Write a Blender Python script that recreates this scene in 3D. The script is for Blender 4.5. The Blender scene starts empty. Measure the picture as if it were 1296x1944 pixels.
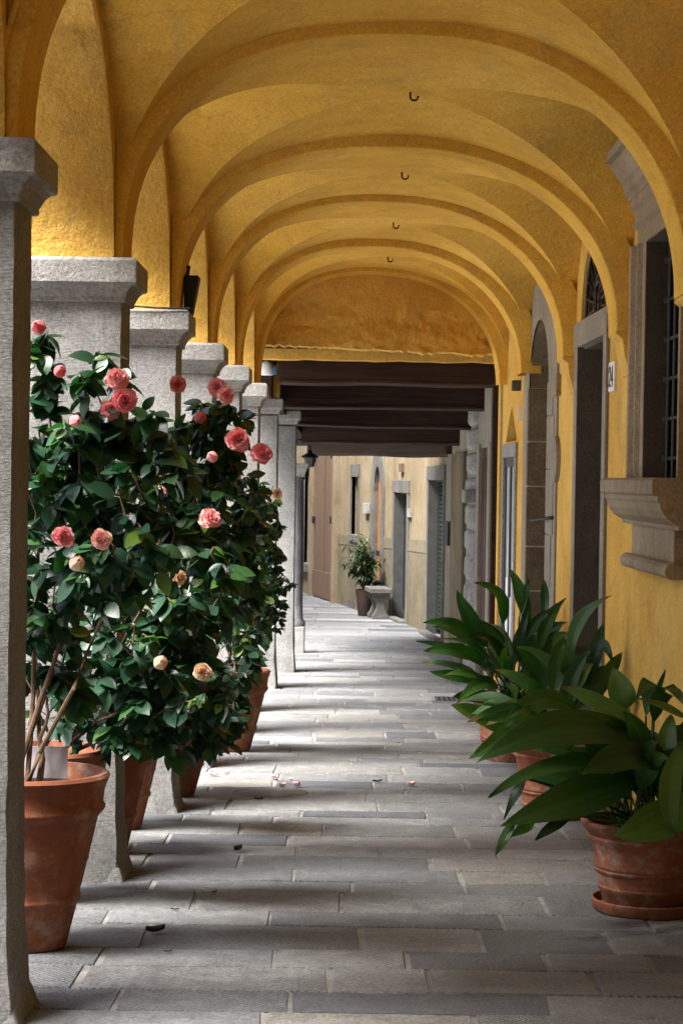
import bpy, bmesh, math, random
from mathutils import Vector, Matrix, noise
R = math.radians
rnd = random.Random(11)
scene = bpy.context.scene
COL = scene.collection

# ------------------------------------------------------------------ camera model
ZC = 1.57                      # eye height above the paving under the camera
FPX = 4000.0                   # focal length in pixels of the 1296x1944 frame
ROLL = R(0.9)
PITCH = math.atan(62/FPX)
GR = -0.0194                   # the street falls away gently
def fz(y): return GR*y         # paving height
def ray(px, py):
    u = (px-648)/FPX; v = (972-py)/FPX
    cr, sr = math.cos(ROLL), math.sin(ROLL)
    u2 = u*cr - v*sr; v2 = u*sr + v*cr
    cp, sp = math.cos(PITCH), math.sin(PITCH)
    return Vector((u2, cp + v2*sp, v2*cp - sp))
def P(px, py, Y):
    d = ray(px, py); d = d*(Y/d.y)
    return Vector((d.x, d.y, d.z+ZC))

# ------------------------------------------------------------------ object helpers
def link(o): COL.objects.link(o); return o
def empty(name, loc, label=None, cat=None, group=None, rz=0):
    o = bpy.data.objects.new(name, None); link(o)
    o.empty_display_size = .1
    o.location = loc; o.rotation_euler = (0, 0, rz)
    if label: o['label'] = label
    if cat: o['category'] = cat
    if group: o['group'] = group
    return o
def tag(o, label=None, cat=None, group=None, kind=None):
    if label: o['label'] = label
    if cat: o['category'] = cat
    if group: o['group'] = group
    if kind: o['kind'] = kind
    return o

class MB:
    def __init__(s): s.v = []; s.f = []; s.a = []; s.cur = 0.5; s.sm = []; s.smooth = False
    def add(s, verts, faces):
        b = len(s.v)
        for p in verts: s.v.append(tuple(p)); s.a.append(s.cur)
        for f in faces: s.f.append(tuple(i+b for i in f)); s.sm.append(s.smooth)
        return b
    def hexa(s, p):      # 8 points: bottom ring 0-3, top ring 4-7
        s.add(p, [(3,2,1,0),(4,5,6,7),(0,1,5,4),(1,2,6,5),(2,3,7,6),(3,0,4,7)])
    def box(s, x0,x1,y0,y1,z0,z1):
        s.hexa([(x0,y0,z0),(x1,y0,z0),(x1,y1,z0),(x0,y1,z0),(x0,y0,z1),(x1,y0,z1),(x1,y1,z1),(x0,y1,z1)])
    def tube(s, pts, r, n=8, r1=None, cap=True):
        pts = [Vector(p) for p in pts]; m = len(pts); rings = []
        for i, p in enumerate(pts):
            t = (pts[min(i+1,m-1)]-pts[max(i-1,0)])
            t = t.normalized() if t.length > 1e-9 else Vector((0,0,1))
            ref = Vector((0,0,1)) if abs(t.z) < .9 else Vector((1,0,0))
            a = t.cross(ref).normalized(); b = t.cross(a)
            rr = r if r1 is None else r+(r1-r)*i/max(1,m-1)
            rings.append([p+a*(rr*math.cos(2*math.pi*k/n))+b*(rr*math.sin(2*math.pi*k/n)) for k in range(n)])
        vs = [q for ring in rings for q in ring]; fs = []
        for i in range(m-1):
            for k in range(n):
                fs.append((i*n+k, i*n+(k+1)%n, (i+1)*n+(k+1)%n, (i+1)*n+k))
        if cap: fs.append(tuple(range(n-1,-1,-1))); fs.append(tuple((m-1)*n+k for k in range(n)))
        o = s.smooth; s.smooth = True; s.add(vs, fs); s.smooth = o
    def lathe(s, prof, c=(0,0,0), n=40, close=False):
        vs = []; fs = []; m = len(prof)
        for (r, z) in prof:
            for k in range(n):
                a = 2*math.pi*k/n
                vs.append((c[0]+r*math.cos(a), c[1]+r*math.sin(a), c[2]+z))
        for i in range(m-1):
            for k in range(n):
                fs.append((i*n+k, i*n+(k+1)%n, (i+1)*n+(k+1)%n, (i+1)*n+k))
        o = s.smooth; s.smooth = True; s.add(vs, fs); s.smooth = o
    def grid(s, fn, nu, nv):
        vs = [fn(i/nu, j/nv) for i in range(nu+1) for j in range(nv+1)]
        fs = [(i*(nv+1)+j, (i+1)*(nv+1)+j, (i+1)*(nv+1)+j+1, i*(nv+1)+j+1) for i in range(nu) for j in range(nv)]
        s.add(vs, fs)
    def build(s, name, m, parent=None, bevel=0, loc=(0,0,0), sharp=None, kind=None, attr=False, merge=False):
        me = bpy.data.meshes.new(name)
        me.from_pydata(s.v, [], s.f); me.update()
        if merge:
            bm = bmesh.new(); bm.from_mesh(me); bmesh.ops.remove_doubles(bm, verts=bm.verts, dist=.0004); bm.to_mesh(me); bm.free(); s.sm = []
        if any(s.sm):
            me.polygons.foreach_set('use_smooth', s.sm)
        if sharp:
            me.polygons.foreach_set('use_smooth', [True]*len(me.polygons))
            me.set_sharp_from_angle(angle=R(sharp))
        elif any(s.sm):
            me.set_sharp_from_angle(angle=R(50))
        if attr:
            a = me.attributes.new('tone', 'FLOAT', 'POINT')
            a.data.foreach_set('value', s.a)
        me.materials.append(m)
        o = bpy.data.objects.new(name, me); link(o)
        o.location = loc
        if parent:
            o.parent = parent
            o.matrix_parent_inverse = Matrix.Translation(-Vector(parent.location)) if tuple(parent.rotation_euler) == (0,0,0) else Matrix()
        if bevel:
            b = o.modifiers.new('bevel', 'BEVEL'); b.width = bevel; b.segments = 2
            b.limit_method = 'ANGLE'; b.angle_limit = R(40); b.harden_normals = False
        if kind: o['kind'] = kind
        return o
def part_local(mb, name, m, parent, **k):   # part whose coordinates are in the parent's space
    o = mb.build(name, m, None, **k); o.parent = parent
    return o

# ------------------------------------------------------------------ materials
class NT:
    def __init__(s, name):
        s.m = bpy.data.materials.new(name); s.m.use_nodes = True
        s.t = s.m.node_tree; s.b = s.t.nodes['Principled BSDF']
        s.tc = s.t.nodes.new('ShaderNodeTexCoord')
    def n(s, ty, ins=None, **kw):
        x = s.t.nodes.new(ty)
        for k, v in kw.items(): setattr(x, k, v)
        for k, v in (ins or {}).items():
            if hasattr(v, 'is_output') or isinstance(v, bpy.types.NodeSocket): s.t.links.new(v, x.inputs[k])
            else: x.inputs[k].default_value = v
        return x
    def l(s, a, b): s.t.links.new(a, b)
    def coord(s, scale=(1,1,1), rot=(0,0,0), src='Object'):
        return s.n('ShaderNodeMapping', {'Vector': s.tc.outputs[src], 'Scale': scale, 'Rotation': rot}).outputs[0]
    def noise(s, scale, detail=6, rough=.6, vec=None, dist=0):
        return s.n('ShaderNodeTexNoise', {'Vector': vec or s.tc.outputs['Object'], 'Scale': scale, 'Detail': detail, 'Roughness': rough, 'Distortion': dist}).outputs['Fac']
    def ramp(s, fac, stops):
        r = s.n('ShaderNodeValToRGB', {'Fac': fac}); e = r.color_ramp.elements
        while len(e) > 1: e.remove(e[-1])
        for i, (p, c) in enumerate(stops):
            q = e[0] if i == 0 else e.new(p)
            q.position = p; q.color = (*c, 1) if len(c) == 3 else c
        return r.outputs['Color']
    def mix(s, fac, a, b, mode='MIX'):
        x = s.n('ShaderNodeMix', data_type='RGBA', blend_type=mode)
        for k, v in ((0, fac), (6, a), (7, b)):
            if isinstance(v, bpy.types.NodeSocket): s.l(v, x.inputs[k])
            else: x.inputs[k].default_value = (*v, 1) if isinstance(v, tuple) and len(v) == 3 else v
        return x.outputs[2]
    def math(s, op, a, b=0.0):
        x = s.n('ShaderNodeMath', operation=op)
        for k, v in ((0, a), (1, b)):
            if isinstance(v, bpy.types.NodeSocket): s.l(v, x.inputs[k])
            else: x.inputs[k].default_value = v
        return x.outputs[0]
    def bump(s, h, strength=.3, dist=.02, prev=None):
        ins = {'Height': h, 'Strength': strength, 'Distance': dist}
        if prev is not None: ins['Normal'] = prev
        return s.n('ShaderNodeBump', ins).outputs[0]
    def done(s, color, rough=.8, normal=None, spec=.3, metal=0):
        for k, v in (('Base Color', color), ('Roughness', rough), ('Specular IOR Level', spec), ('Metallic', metal)):
            if isinstance(v, bpy.types.NodeSocket): s.l(v, s.b.inputs[k])
            else: s.b.inputs[k].default_value = (*v, 1) if isinstance(v, tuple) else v
        if normal is not None: s.l(normal, s.b.inputs['Normal'])
        return s.m

def plaster(name, a, b, c, stain=.5, bumpk=1.0):
    t = NT(name)
    big = t.noise(1.1, 5, .6, dist=.4); mid = t.noise(5, 7, .7); fine = t.noise(75, 4, .7)
    col = t.ramp(big, [(.3, a), (.52, b), (.72, c)])
    col = t.mix(t.math('MULTIPLY', t.ramp(mid, [(.45, (0,0,0)), (.72, (1,1,1))]), min(1, stain*.5)), col, tuple(x*.6 for x in a))
    # grey-olive damp patches and streaks running down
    dp = t.noise(2.6, 8, .75, vec=t.coord((1, 1, .7)), dist=.8)
    grey = (b[1]*.62, b[1]*.56, b[1]*.33)
    col = t.mix(t.math('MULTIPLY', t.ramp(dp, [(.52, (0,0,0)), (.68, (1,1,1))]), min(1, stain*.42)), col, grey)
    st = t.noise(6, 6, .75, vec=t.coord((1, 1, .12)))
    col = t.mix(t.math('MULTIPLY', t.ramp(st, [(.54, (0,0,0)), (.76, (1,1,1))]), min(1, stain*.36)), col, tuple(x*.62 for x in b))
    fl = t.noise(38, 4, .6)
    col = t.mix(t.math('MULTIPLY', t.ramp(fl, [(.60, (0,0,0)), (.72, (1,1,1))]), .28), col, tuple(min(1, x*1.3) for x in c))
    col = t.mix(t.math('MULTIPLY', t.ramp(fl, [(.26, (1,1,1)), (.36, (0,0,0))]), .35), col, tuple(x*.5 for x in a))
    col = t.mix(.45, col, t.ramp(fine, [(.34, (.5,.5,.5)), (.62, (1.06,1.06,1.06))]), 'MULTIPLY')
    # hairline cracks, only here and there
    wv = t.n('ShaderNodeVectorMath', {0: t.tc.outputs['Object'], 1: (0,0,0)}, operation='ADD').outputs[0]
    nz = t.n('ShaderNodeTexNoise', {'Vector': t.tc.outputs['Object'], 'Scale': 4, 'Detail': 5, 'Roughness': .7}).outputs['Color']
    ww = t.n('ShaderNodeMix', data_type='VECTOR'); ww.inputs[0].default_value = .22; t.l(wv, ww.inputs[4]); t.l(nz, ww.inputs[5])
    cr = t.n('ShaderNodeTexVoronoi', {'Vector': ww.outputs[1], 'Scale': 1.5}, feature='DISTANCE_TO_EDGE').outputs['Distance']
    cm = t.math('MULTIPLY', t.ramp(cr, [(.0, (1,1,1)), (.010, (0,0,0))]), t.ramp(t.noise(.9, 3, .5), [(.52, (0,0,0)), (.60, (1,1,1))]))
    col = t.mix(t.math('MULTIPLY', cm, .32), col, tuple(x*.35 for x in a))
    n1 = t.bump(mid, .4*bumpk, .03); n2 = t.bump(fine, .35*bumpk, .012, n1); n3 = t.bump(t.noise(22, 5, .65), .45*bumpk, .02, n2)
    n3 = t.bump(cm, -.5, .01, n3)
    return t.done(col, .92, n3, .15)

def stone(name, a, b, c, speck=.5, chisel=0, rough=.8, sc=1.0):
    t = NT(name)
    big = t.noise(1.6*sc, 6, .65); fine = t.noise(62*sc, 5, .75); mid = t.noise(9*sc, 6, .7)
    col = t.ramp(big, [(.3, a), (.5, b), (.7, c)])
    col = t.mix(.5, col, t.ramp(mid, [(.3, (.55,.55,.55)), (.65, (1,1,1))]), 'MULTIPLY')
    col = t.mix(speck, col, t.ramp(fine, [(.35, (.35,.35,.36)), (.62, (1,1,1))]), 'MULTIPLY')
    st = t.noise(5, 5, .7, vec=t.coord((1, 1, .1)))
    col = t.mix(t.math('MULTIPLY', t.ramp(st, [(.52, (0,0,0)), (.75, (1,1,1))]), .35), col, tuple(x*.5 for x in a))
    n = t.bump(mid, .5, .03); n = t.bump(fine, .6, .012, n)
    if chisel:
        w = t.n('ShaderNodeTexWave', {'Vector': t.coord((1,1,1), (.25,.1,.3)), 'Scale': 26, 'Distortion': 11, 'Detail': 5, 'Detail Scale': 3.5, 'Detail Roughness': .7}, wave_type='BANDS', bands_direction='Z').outputs['Fac']
        n = t.bump(w, chisel, .012, n)
        col = t.mix(.3*chisel, col, t.ramp(w, [(.1, (.45,.45,.45)), (.6, (1,1,1))]), 'MULTIPLY')
    return t.done(col, rough, n, .3)

def flag_mat():
    t = NT('flagstone')
    at = t.n('ShaderNodeAttribute', attribute_name='tone').outputs['Fac']
    fine = t.noise(75, 5, .75); mid = t.noise(11, 7, .75); big = t.noise(1.3, 5, .6)
    base = t.ramp(at, [(0, (.115,.125,.145)), (.25, (.185,.195,.21)), (.5, (.26,.268,.278)), (.75, (.305,.308,.312)), (.9, (.30,.29,.265)), (1, (.38,.38,.38))])
    col = t.mix(.7, base, t.ramp(mid, [(.3, (.45,.45,.47)), (.64, (1.15,1.13,1.1))]), 'MULTIPLY')
    col = t.mix(.75, col, t.ramp(fine, [(.36, (.38,.38,.39)), (.58, (1.08,1.08,1.08))]), 'MULTIPLY')
    # dark pits
    vo = t.n('ShaderNodeTexVoronoi', {'Vector': t.coord((1,1,1)), 'Scale': 42, 'Randomness': 1}).outputs['Distance']
    pm = t.math('MULTIPLY', t.ramp(vo, [(.10, (1,1,1)), (.2, (0,0,0))]), t.ramp(t.noise(2.2, 4, .6), [(.5, (0,0,0)), (.62, (1,1,1))]))
    col = t.mix(t.math('MULTIPLY', pm, .8), col, (.05,.048,.045))
    col = t.mix(t.math('MULTIPLY', t.ramp(big, [(.5, (0,0,0)), (.75, (1,1,1))]), .25), col, (.13,.125,.11))
    # chisel dressing, direction by stone
    r2 = t.math('FRACT', t.math('MULTIPLY', at, 37.7))
    wv = []
    for rz in (.62, -.7):
        wv.append(t.n('ShaderNodeTexWave', {'Vector': t.coord((1,1,1), (0,0,rz)), 'Scale': 17, 'Distortion': 4.5, 'Detail': 5, 'Detail Scale': 2.2, 'Detail Roughness': .65}, wave_type='BANDS', bands_direction='X').outputs['Fac'])
    sel = t.math('GREATER_THAN', r2, .45)
    w = t.mix(sel, wv[0], wv[1])
    amt = t.ramp(t.math('FRACT', t.math('MULTIPLY', at, 91.3)), [(.35, (0,0,0)), (.6, (1,1,1))])
    wm = t.mix(amt, (.5,.5,.5), w)
    patch = t.ramp(t.noise(3.2, 3, .5), [(.35, (.25,.25,.25)), (.6, (1,1,1))])
    wm = t.mix(patch, (.5,.5,.5), wm)
    col = t.mix(.5, col, t.ramp(wm, [(.15, (.42,.42,.43)), (.5, (.92,.92,.92)), (.8, (1.25,1.25,1.22))]), 'MULTIPLY')
    n = t.bump(mid, .8, .04); n = t.bump(fine, .6, .012, n); n = t.bump(wm, .65, .014, n)
    n = t.bump(pm, -.6, .01, n)
    return t.done(col, t.ramp(mid, [(.3, (.42,.42,.42)), (.7, (.7,.7,.7))]), n, .45)

def simple(name, a, b, scale=8, rough=.6, bump=.2, spec=.4, metal=0, fine=60):
    t = NT(name)
    mid = t.noise(scale, 6, .65); f = t.noise(fine, 3, .6)
    col = t.ramp(mid, [(.32, a), (.68, b)])
    n = t.bump(mid, bump, .02); n = t.bump(f, bump*.7, .006, n)
    return t.done(col, rough, n, spec, metal)

def terracotta():
    t = NT('terracotta')
    big = t.noise(3, 5, .65); mid = t.noise(16, 6, .7); fine = t.noise(140, 3, .6)
    col = t.ramp(big, [(.3, (.17,.05,.022)), (.55, (.25,.082,.036)), (.75, (.33,.125,.06))])
    ring = t.noise(7, 4, .6, vec=t.coord((.35,.35,9)))
    col = t.mix(t.math('MULTIPLY', t.ramp(ring, [(.5, (0,0,0)), (.75, (1,1,1))]), .55), col, (.17,.055,.028))
    bloom = t.math('MULTIPLY', t.ramp(mid, [(.47, (0,0,0)), (.66, (1,1,1))]), t.ramp(big, [(.42, (0,0,0)), (.62, (1,1,1))]))
    col = t.mix(t.math('MULTIPLY', bloom, .75), col, (.40,.33,.27))
    col = t.mix(t.math('MULTIPLY', t.ramp(t.noise(5, 5, .7, vec=t.coord((1,1,.35))), [(.5, (0,0,0)), (.66, (1,1,1))]), .55), col, (.10,.035,.02))
    col = t.mix(.35, col, t.ramp(fine, [(.3, (.5,.5,.5)), (.65, (1,1,1))]), 'MULTIPLY')
    n = t.bump(mid, .2, .02); n = t.bump(fine, .2, .006, n)
    return t.done(col, .78, n, .3)

def leafmat(name, cols, rough=.3, spec=.5, vein=0):
    t = NT(name)
    at = t.n('ShaderNodeAttribute', attribute_name='tone').outputs['Fac']
    col = t.ramp(at, cols)
    nz = t.noise(30, 4, .6)
    col = t.mix(.4, col, t.ramp(nz, [(.3, (.5,.55,.5)), (.7, (1.15,1.1,1))]), 'MULTIPLY')
    n = t.bump(nz, .15, .01)
    m = t.done(col, rough, n, spec)
    t.b.inputs['Transmission Weight'].default_value = 0
    # a thin leaf lets a little light through
    tr = t.n('ShaderNodeBsdfTranslucent', {'Color': t.mix(1.0, col, (.9,1.5,.5), 'MULTIPLY')})
    ms = t.n('ShaderNodeMixShader', {0: .24}); out = t.t.nodes['Material Output']
    t.l(t.b.outputs[0], ms.inputs[1]); t.l(tr.outputs[0], ms.inputs[2]); t.l(ms.outputs[0], out.inputs['Surface'])
    return m

def wood(name, a, b, axis=0, rough=.75):
    t = NT(name)
    sc = [14,14,14]; sc[axis] = .8
    g = t.noise(1.6, 7, .7, vec=t.coord(tuple(sc)), dist=.8); big = t.noise(2, 4, .6)
    col = t.ramp(g, [(.3, a), (.7, b)])
    col = t.mix(t.math('MULTIPLY', big, .5), col, tuple(x*.5 for x in a))
    n = t.bump(g, .6, .02)
    return t.done(col, rough, n, .2)

def petalmat():
    t = NT('camellia_petal')
    at = t.n('ShaderNodeAttribute', attribute_name='tone').outputs['Fac']
    nz = t.noise(90, 3, .6)
    col = t.ramp(at, [(0, (.76,.09,.10)), (.3, (.88,.26,.27)), (.6, (.93,.46,.52)), (.9, (.90,.50,.40)), (1, (.86,.72,.48))])
    col = t.mix(.35, col, t.ramp(nz, [(.35, (.75,.7,.7)), (.65, (1.05,1.02,1))]), 'MULTIPLY')
    m = t.done(col, .55, None, .25)
    tr = t.n('ShaderNodeBsdfTranslucent', {'Color': col}); ms = t.n('ShaderNodeMixShader', {0: .25})
    out = t.t.nodes['Material Output']
    t.l(t.b.outputs[0], ms.inputs[1]); t.l(tr.outputs[0], ms.inputs[2]); t.l(ms.outputs[0], out.inputs['Surface'])
    return m

OCHRE = plaster('ochre_plaster', (.57,.32,.058), (.68,.405,.088), (.75,.49,.135), .75)
OCHRE_V = plaster('ochre_vault_plaster', (.60,.335,.046), (.70,.405,.066), (.76,.47,.098), .7, .8)
CREAM = plaster('cream_plaster', (.21,.16,.095), (.26,.205,.13), (.30,.25,.18), 1.0)
FARST = stone('weathered_grey_stone', (.11,.105,.095), (.15,.145,.132), (.19,.185,.17), .5, 0)
PALE = plaster('pale_plaster', (.22,.20,.16), (.27,.25,.20), (.32,.295,.24), 1.0)
WAINS = plaster('rough_wainscot', (.13,.105,.07), (.18,.15,.10), (.25,.205,.135), 1.0, 2.2)
BAND = plaster('wainscot_band_plaster', (.15,.125,.085), (.19,.165,.115), (.22,.20,.15), 1.0)
GREY = stone('grey_sandstone', (.24,.235,.225), (.34,.335,.32), (.46,.455,.435), .8, 0)
PILLAR = stone('pillar_sandstone', (.38,.375,.365), (.49,.485,.47), (.62,.615,.60), .75, .8)
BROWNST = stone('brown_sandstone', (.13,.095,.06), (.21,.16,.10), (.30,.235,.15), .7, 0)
TRIM = stone('window_sandstone', (.27,.20,.12), (.345,.265,.17), (.41,.325,.215), .6, 0)
JAMB = stone('door_sandstone', (.24,.21,.165), (.30,.265,.21), (.36,.325,.265), .45, 0)
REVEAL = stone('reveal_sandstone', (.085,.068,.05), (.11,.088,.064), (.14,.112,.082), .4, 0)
FLAG = flag_mat()
MORTAR = simple('paving_mortar', (.10,.097,.09), (.24,.235,.22), 7, .9, .4)
STREET = stone('street_stone', (.38,.38,.37), (.45,.45,.44), (.52,.52,.51), .4, 0)
TERRA = terracotta()
SOIL = simple('potting_soil', (.012,.009,.007), (.045,.032,.022), 40, .95, .9)
IRON = simple('black_iron', (.007,.007,.008), (.014,.013,.014), 12, .55, .2, .3)
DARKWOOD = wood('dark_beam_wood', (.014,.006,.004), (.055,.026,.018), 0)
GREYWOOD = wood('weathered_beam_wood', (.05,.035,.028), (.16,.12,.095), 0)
EDGEWOOD = wood('lit_edge_wood', (.03,.016,.012), (.10,.06,.048), 0)  # lighter brown that paints the light on the beams' lower edges
GATEWOOD = wood('brown_gate_wood', (.12,.072,.044), (.19,.118,.075), 2)
ORANGEWOOD = wood('orange_door_wood', (.36,.115,.02), (.50,.18,.035), 2, .5)
REDWOOD = wood('dark_red_door_wood', (.035,.010,.009), (.065,.02,.017), 2, .5)
SHUTTER = simple('green_shutter_paint', (.012,.02,.018), (.03,.042,.036), 10, .5, .2)
DARKPANE = simple('dark_pane', (.006,.006,.007), (.012,.012,.014), 3, .25, .05, .5)
GREYDOOR = simple('grey_door_paint', (.035,.035,.033), (.06,.06,.056), 6, .6, .15)
WHITE = simple('white_paint', (.62,.62,.62), (.78,.78,.78), 5, .5, .05)
PAPER = simple('white_paper', (.70,.70,.74), (.82,.82,.85), 6, .8, .05)
BLUE = simple('blue_plastic', (.05,.16,.38), (.06,.20,.45), 5, .5, .05)
INK = simple('black_ink', (.012,.012,.014), (.02,.02,.022), 5, .6, .05)
GLASSW = simple('pale_glass', (.42,.44,.47), (.62,.64,.66), 1.6, .18, .03, .6)
PLASTIC = simple('brown_pot_plastic', (.035,.018,.016), (.055,.028,.024), 4, .6, .1)
BARK = simple('camellia_bark', (.085,.05,.03), (.17,.105,.065), 22, .85, .4)
CAMLEAF = leafmat('camellia_leaf', [(0, (.011,.036,.022)), (.5, (.021,.070,.036)), (.8, (.042,.12,.034)), (1, (.13,.22,.035))], .36, .42)
ASPLEAF = leafmat('aspidistra_leaf', [(0, (.008,.024,.008)), (.4, (.025,.076,.018)), (.75, (.056,.135,.027)), (.93, (.09,.15,.028)), (1, (.17,.105,.035))], .45, .34)
SHRUBLEAF = leafmat('shrub_leaf', [(0, (.012,.032,.010)), (.6, (.025,.06,.016)), (1, (.05,.095,.025))], .42, .4)
DEADLEAF = simple('dead_leaf', (.012,.009,.007), (.03,.02,.013), 20, .7, .2)
PETAL = petalmat()
PETALPALE = simple('fallen_petal', (.75,.42,.42), (.85,.62,.58), 20, .6, .1)

# ------------------------------------------------------------------ plan of the place
YN = {0: 4.05, 1: 6.60, 2: 9.22, 3: 11.33, 4: 13.38, 5: 15.46, 6: 17.27, 7: 19.65, 8: 21.75}   # pillar centres along the street
YN[-1] = 1.5
for _k in range(-7, -1): YN[_k] = 1.5+2.6*(_k+1)
def lerp_tab(tab, y):
    for (a, xa), (b, xb) in zip(tab, tab[1:]):
        if y <= b or b == tab[-1][0]: return xa+(xb-xa)*(y-a)/(b-a)
def Xs(y): return lerp_tab([(-20,-1.25),(6.6,-1.0),(9.22,-.95),(11.33,-.88),(13.38,-.81),(15.46,-.745),(17.27,-.68),(19.65,-.60),(21.75,-.475),(24.9,-.40)], y)                        # corridor face of the pillar shafts
def zcap(y): return ZC+lerp_tab([(-20,1.3),(6.6,1.017),(9.22,.930),(11.33,.880),(13.38,.838),(15.46,.812),(17.27,.768),(19.65,.739),(21.75,.70),(30,.55)], y)                 # top of the capitals
WP = [(-20,1.62),(-6,1.60),(9,1.56),(11.5,1.55),(13.9,1.51),(16.2,1.43),(18.35,1.395),(20.5,1.37),(27.3,1.34),(27.7,1.335),(30.6,1.17),(34.3,.84),(36.5,.36),(40.9,-.17),(43.3,-.48),(48,-1.25)]
def Xw(y):
    for (a, xa), (b, xb) in zip(WP, WP[1:]):
        if y <= b: return xa+(xb-xa)*(y-a)/(b-a)
    return WP[-1][1]
def yp(px, py=1000):                                        # where a pixel column meets the right-hand wall line
    a, b = 5.0, 47.9
    for _ in range(50):
        m = (a+b)/2
        if P(px, py, m).x < Xw(m): a = m
        else: b = m
    return (a+b)/2
def wq(y, d, z): return (Xw(y)-d, y, z)
def wbox(mb, y0, y1, d0, d1, z0, z1):                        # block on the wall; d grows into the corridor; z may be a pair
    za, zb = z0 if isinstance(z0, tuple) else (z0, z0); zc_, zd = z1 if isinstance(z1, tuple) else (z1, z1)
    mb.hexa([wq(y0,d1,za), wq(y0,d0,za), wq(y1,d0,zb), wq(y1,d1,zb), wq(y0,d1,zc_), wq(y0,d0,zc_), wq(y1,d0,zd), wq(y1,d1,zd)])
def sweep(mb, prof, y0, y1):                                 # prof: list of (d,z) closed polygon
    n = len(prof)
    vs = [wq(y0,d,z) for d,z in prof]+[wq(y1,d,z) for d,z in prof]
    fs = [(i,(i+1)%n,n+(i+1)%n,n+i) for i in range(n)]+[tuple(range(n-1,-1,-1)), tuple(range(n,2*n))]
    mb.add(vs, fs)
PEX = 2.3
def pside(x): return 2.45 if x < 0 else 2.14
def se(x): p = pside(x); return max(0., 1-abs(x)**p)**(1/p)
PL_ = 1.95
def seL(x): return max(0., 1-abs(x)**PL_)**(1/PL_)

RY = {}                                                      # right-hand rib feet
for k, v in {-7:-14.1,-6:-11.5,-5:-8.9,-4:-6.3,-3:-3.7,-2:-1.1,-1:1.5,0:4.05,1:6.6,2:9.30,3:11.55,4:13.95,5:16.25,6:18.1}.items(): RY[k] = v
ZR = ZC+.83                                                  # springing on the right wall is level
ZCR = {-7:2.2,-6:2.2,-5:2.18,-4:2.16,-3:2.14,-2:2.12,-1:2.1,0:2.08,1:2.03,2:1.915,3:1.775,4:1.775,5:1.73,6:1.72}
for k in ZCR: ZCR[k] += ZC
ARCADE = range(-7, 7)

def wall_strips(mb, y0, y1, ztop, ops, step=.5, thick=.35, zbot=-.35, d=0):
    """plastered wall sheet with openings; ops: (ya, yb, zlo, zhi) zlo/zhi numbers or functions of y"""
    ys = {y0, y1}
    y = y0
    while y < y1: ys.add(y); y += step
    for (a, b, lo, hi) in ops:
        ys.add(a); ys.add(b)
        if callable(hi):
            for k in range(1, 40): ys.add(a+(b-a)*(1-math.cos(math.pi*k/40))/2)
    ys = sorted(v for v in ys if y0-1e-6 <= v <= y1+1e-6)
    f = lambda g, y: g(y) if callable(g) else g
    zt = ztop if callable(ztop) else (lambda y: ztop)
    for a, b in zip(ys, ys[1:]):
        if b-a < 1e-5: continue
        m = (a+b)/2
        cuts = sorted([(f(lo,m), lo, hi) for (oa, ob, lo, hi) in ops if oa-1e-6 <= m <= ob+1e-6], key=lambda c: c[0])
        segs = []; cur = lambda y: fz(y)+zbot
        for _, lo, hi in cuts:
            segs.append((cur, lo)); cur = hi
        segs.append((cur, zt))
        for lo, hi in segs:
            la, lb, ha, hb = f(lo,a), f(lo,b), f(hi,a), f(hi,b)
            if ha-la < .001 and hb-lb < .001: continue
            mb.add([wq(a,d,la), wq(b,d,lb), wq(b,d,hb), wq(a,d,ha), wq(a,d-thick,la), wq(b,d-thick,lb), wq(b,d-thick,hb), wq(a,d-thick,ha)],
                   [(0,1,2,3),(0,4,5,1),(3,2,6,7)] + ([(0,3,7,4)] if any(abs(a-o[0])<1e-5 or abs(a-o[1])<1e-5 for o in ops) or a==y0 else []) + ([(1,5,6,2)] if any(abs(b-o[0])<1e-5 or abs(b-o[1])<1e-5 for o in ops) or b==y1 else []))

# ================================================================== STRUCTURE: ground and paving
mb = MB()
mb.add([(-400,-60,fz(-60)-.035),(400,-60,fz(-60)-.035),(400,400,fz(400)-.035),(-400,400,fz(400)-.035)], [(0,1,2,3)])
mb.build('ground', STREET, kind='structure')
mb = MB(); mb.add([(-1.75,-6,fz(-6)-.007),(1.9,-6,fz(-6)-.007),(1.9,48,fz(48)-.007),(-1.75,48,fz(48)-.007)], [(0,1,2,3)])
mb.build('paving_bed', MORTAR, kind='structure')
# flagstones laid in courses across the walk
mb = MB(); y = 2.0; rr = random.Random(5)
def slab(mb, x0, x1, y0, y1, rr, e=.005):
    t = rr.uniform(-.0022,.0022); sx = rr.uniform(-.0025,.0025); sy = rr.uniform(-.003,.003)
    mb.cur = min(1, max(0, rr.gauss(.5,.22)))
    cx, cy = (x0+x1)/2, (y0+y1)/2
    def z(x, yy, dz=0): return fz(yy)+t+sx*(x-cx)/max(.3,x1-x0)+sy*(yy-cy)/max(.3,y1-y0)+dz
    j = lambda: rr.uniform(-.006,.006)
    o = [(x0+j(),y0+j()*.4),(x1+j(),y0+j()*.4),(x1+j(),y1+j()*.4),(x0+j(),y1+j()*.4)]
    i = [(o[0][0]+e,o[0][1]+e),(o[1][0]-e,o[1][1]+e),(o[2][0]-e,o[2][1]-e),(o[3][0]+e,o[3][1]-e)]
    mb.add([(a,b,z(a,b,-.012)) for a,b in o]+[(a,b,z(a,b)) for a,b in i], [(0,1,5,4),(1,2,6,5),(2,3,7,6),(3,0,4,7),(4,5,6,7)])
GRATE = (P(835,1327,18.6).x, P(880,1327,18.6).x)
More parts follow.
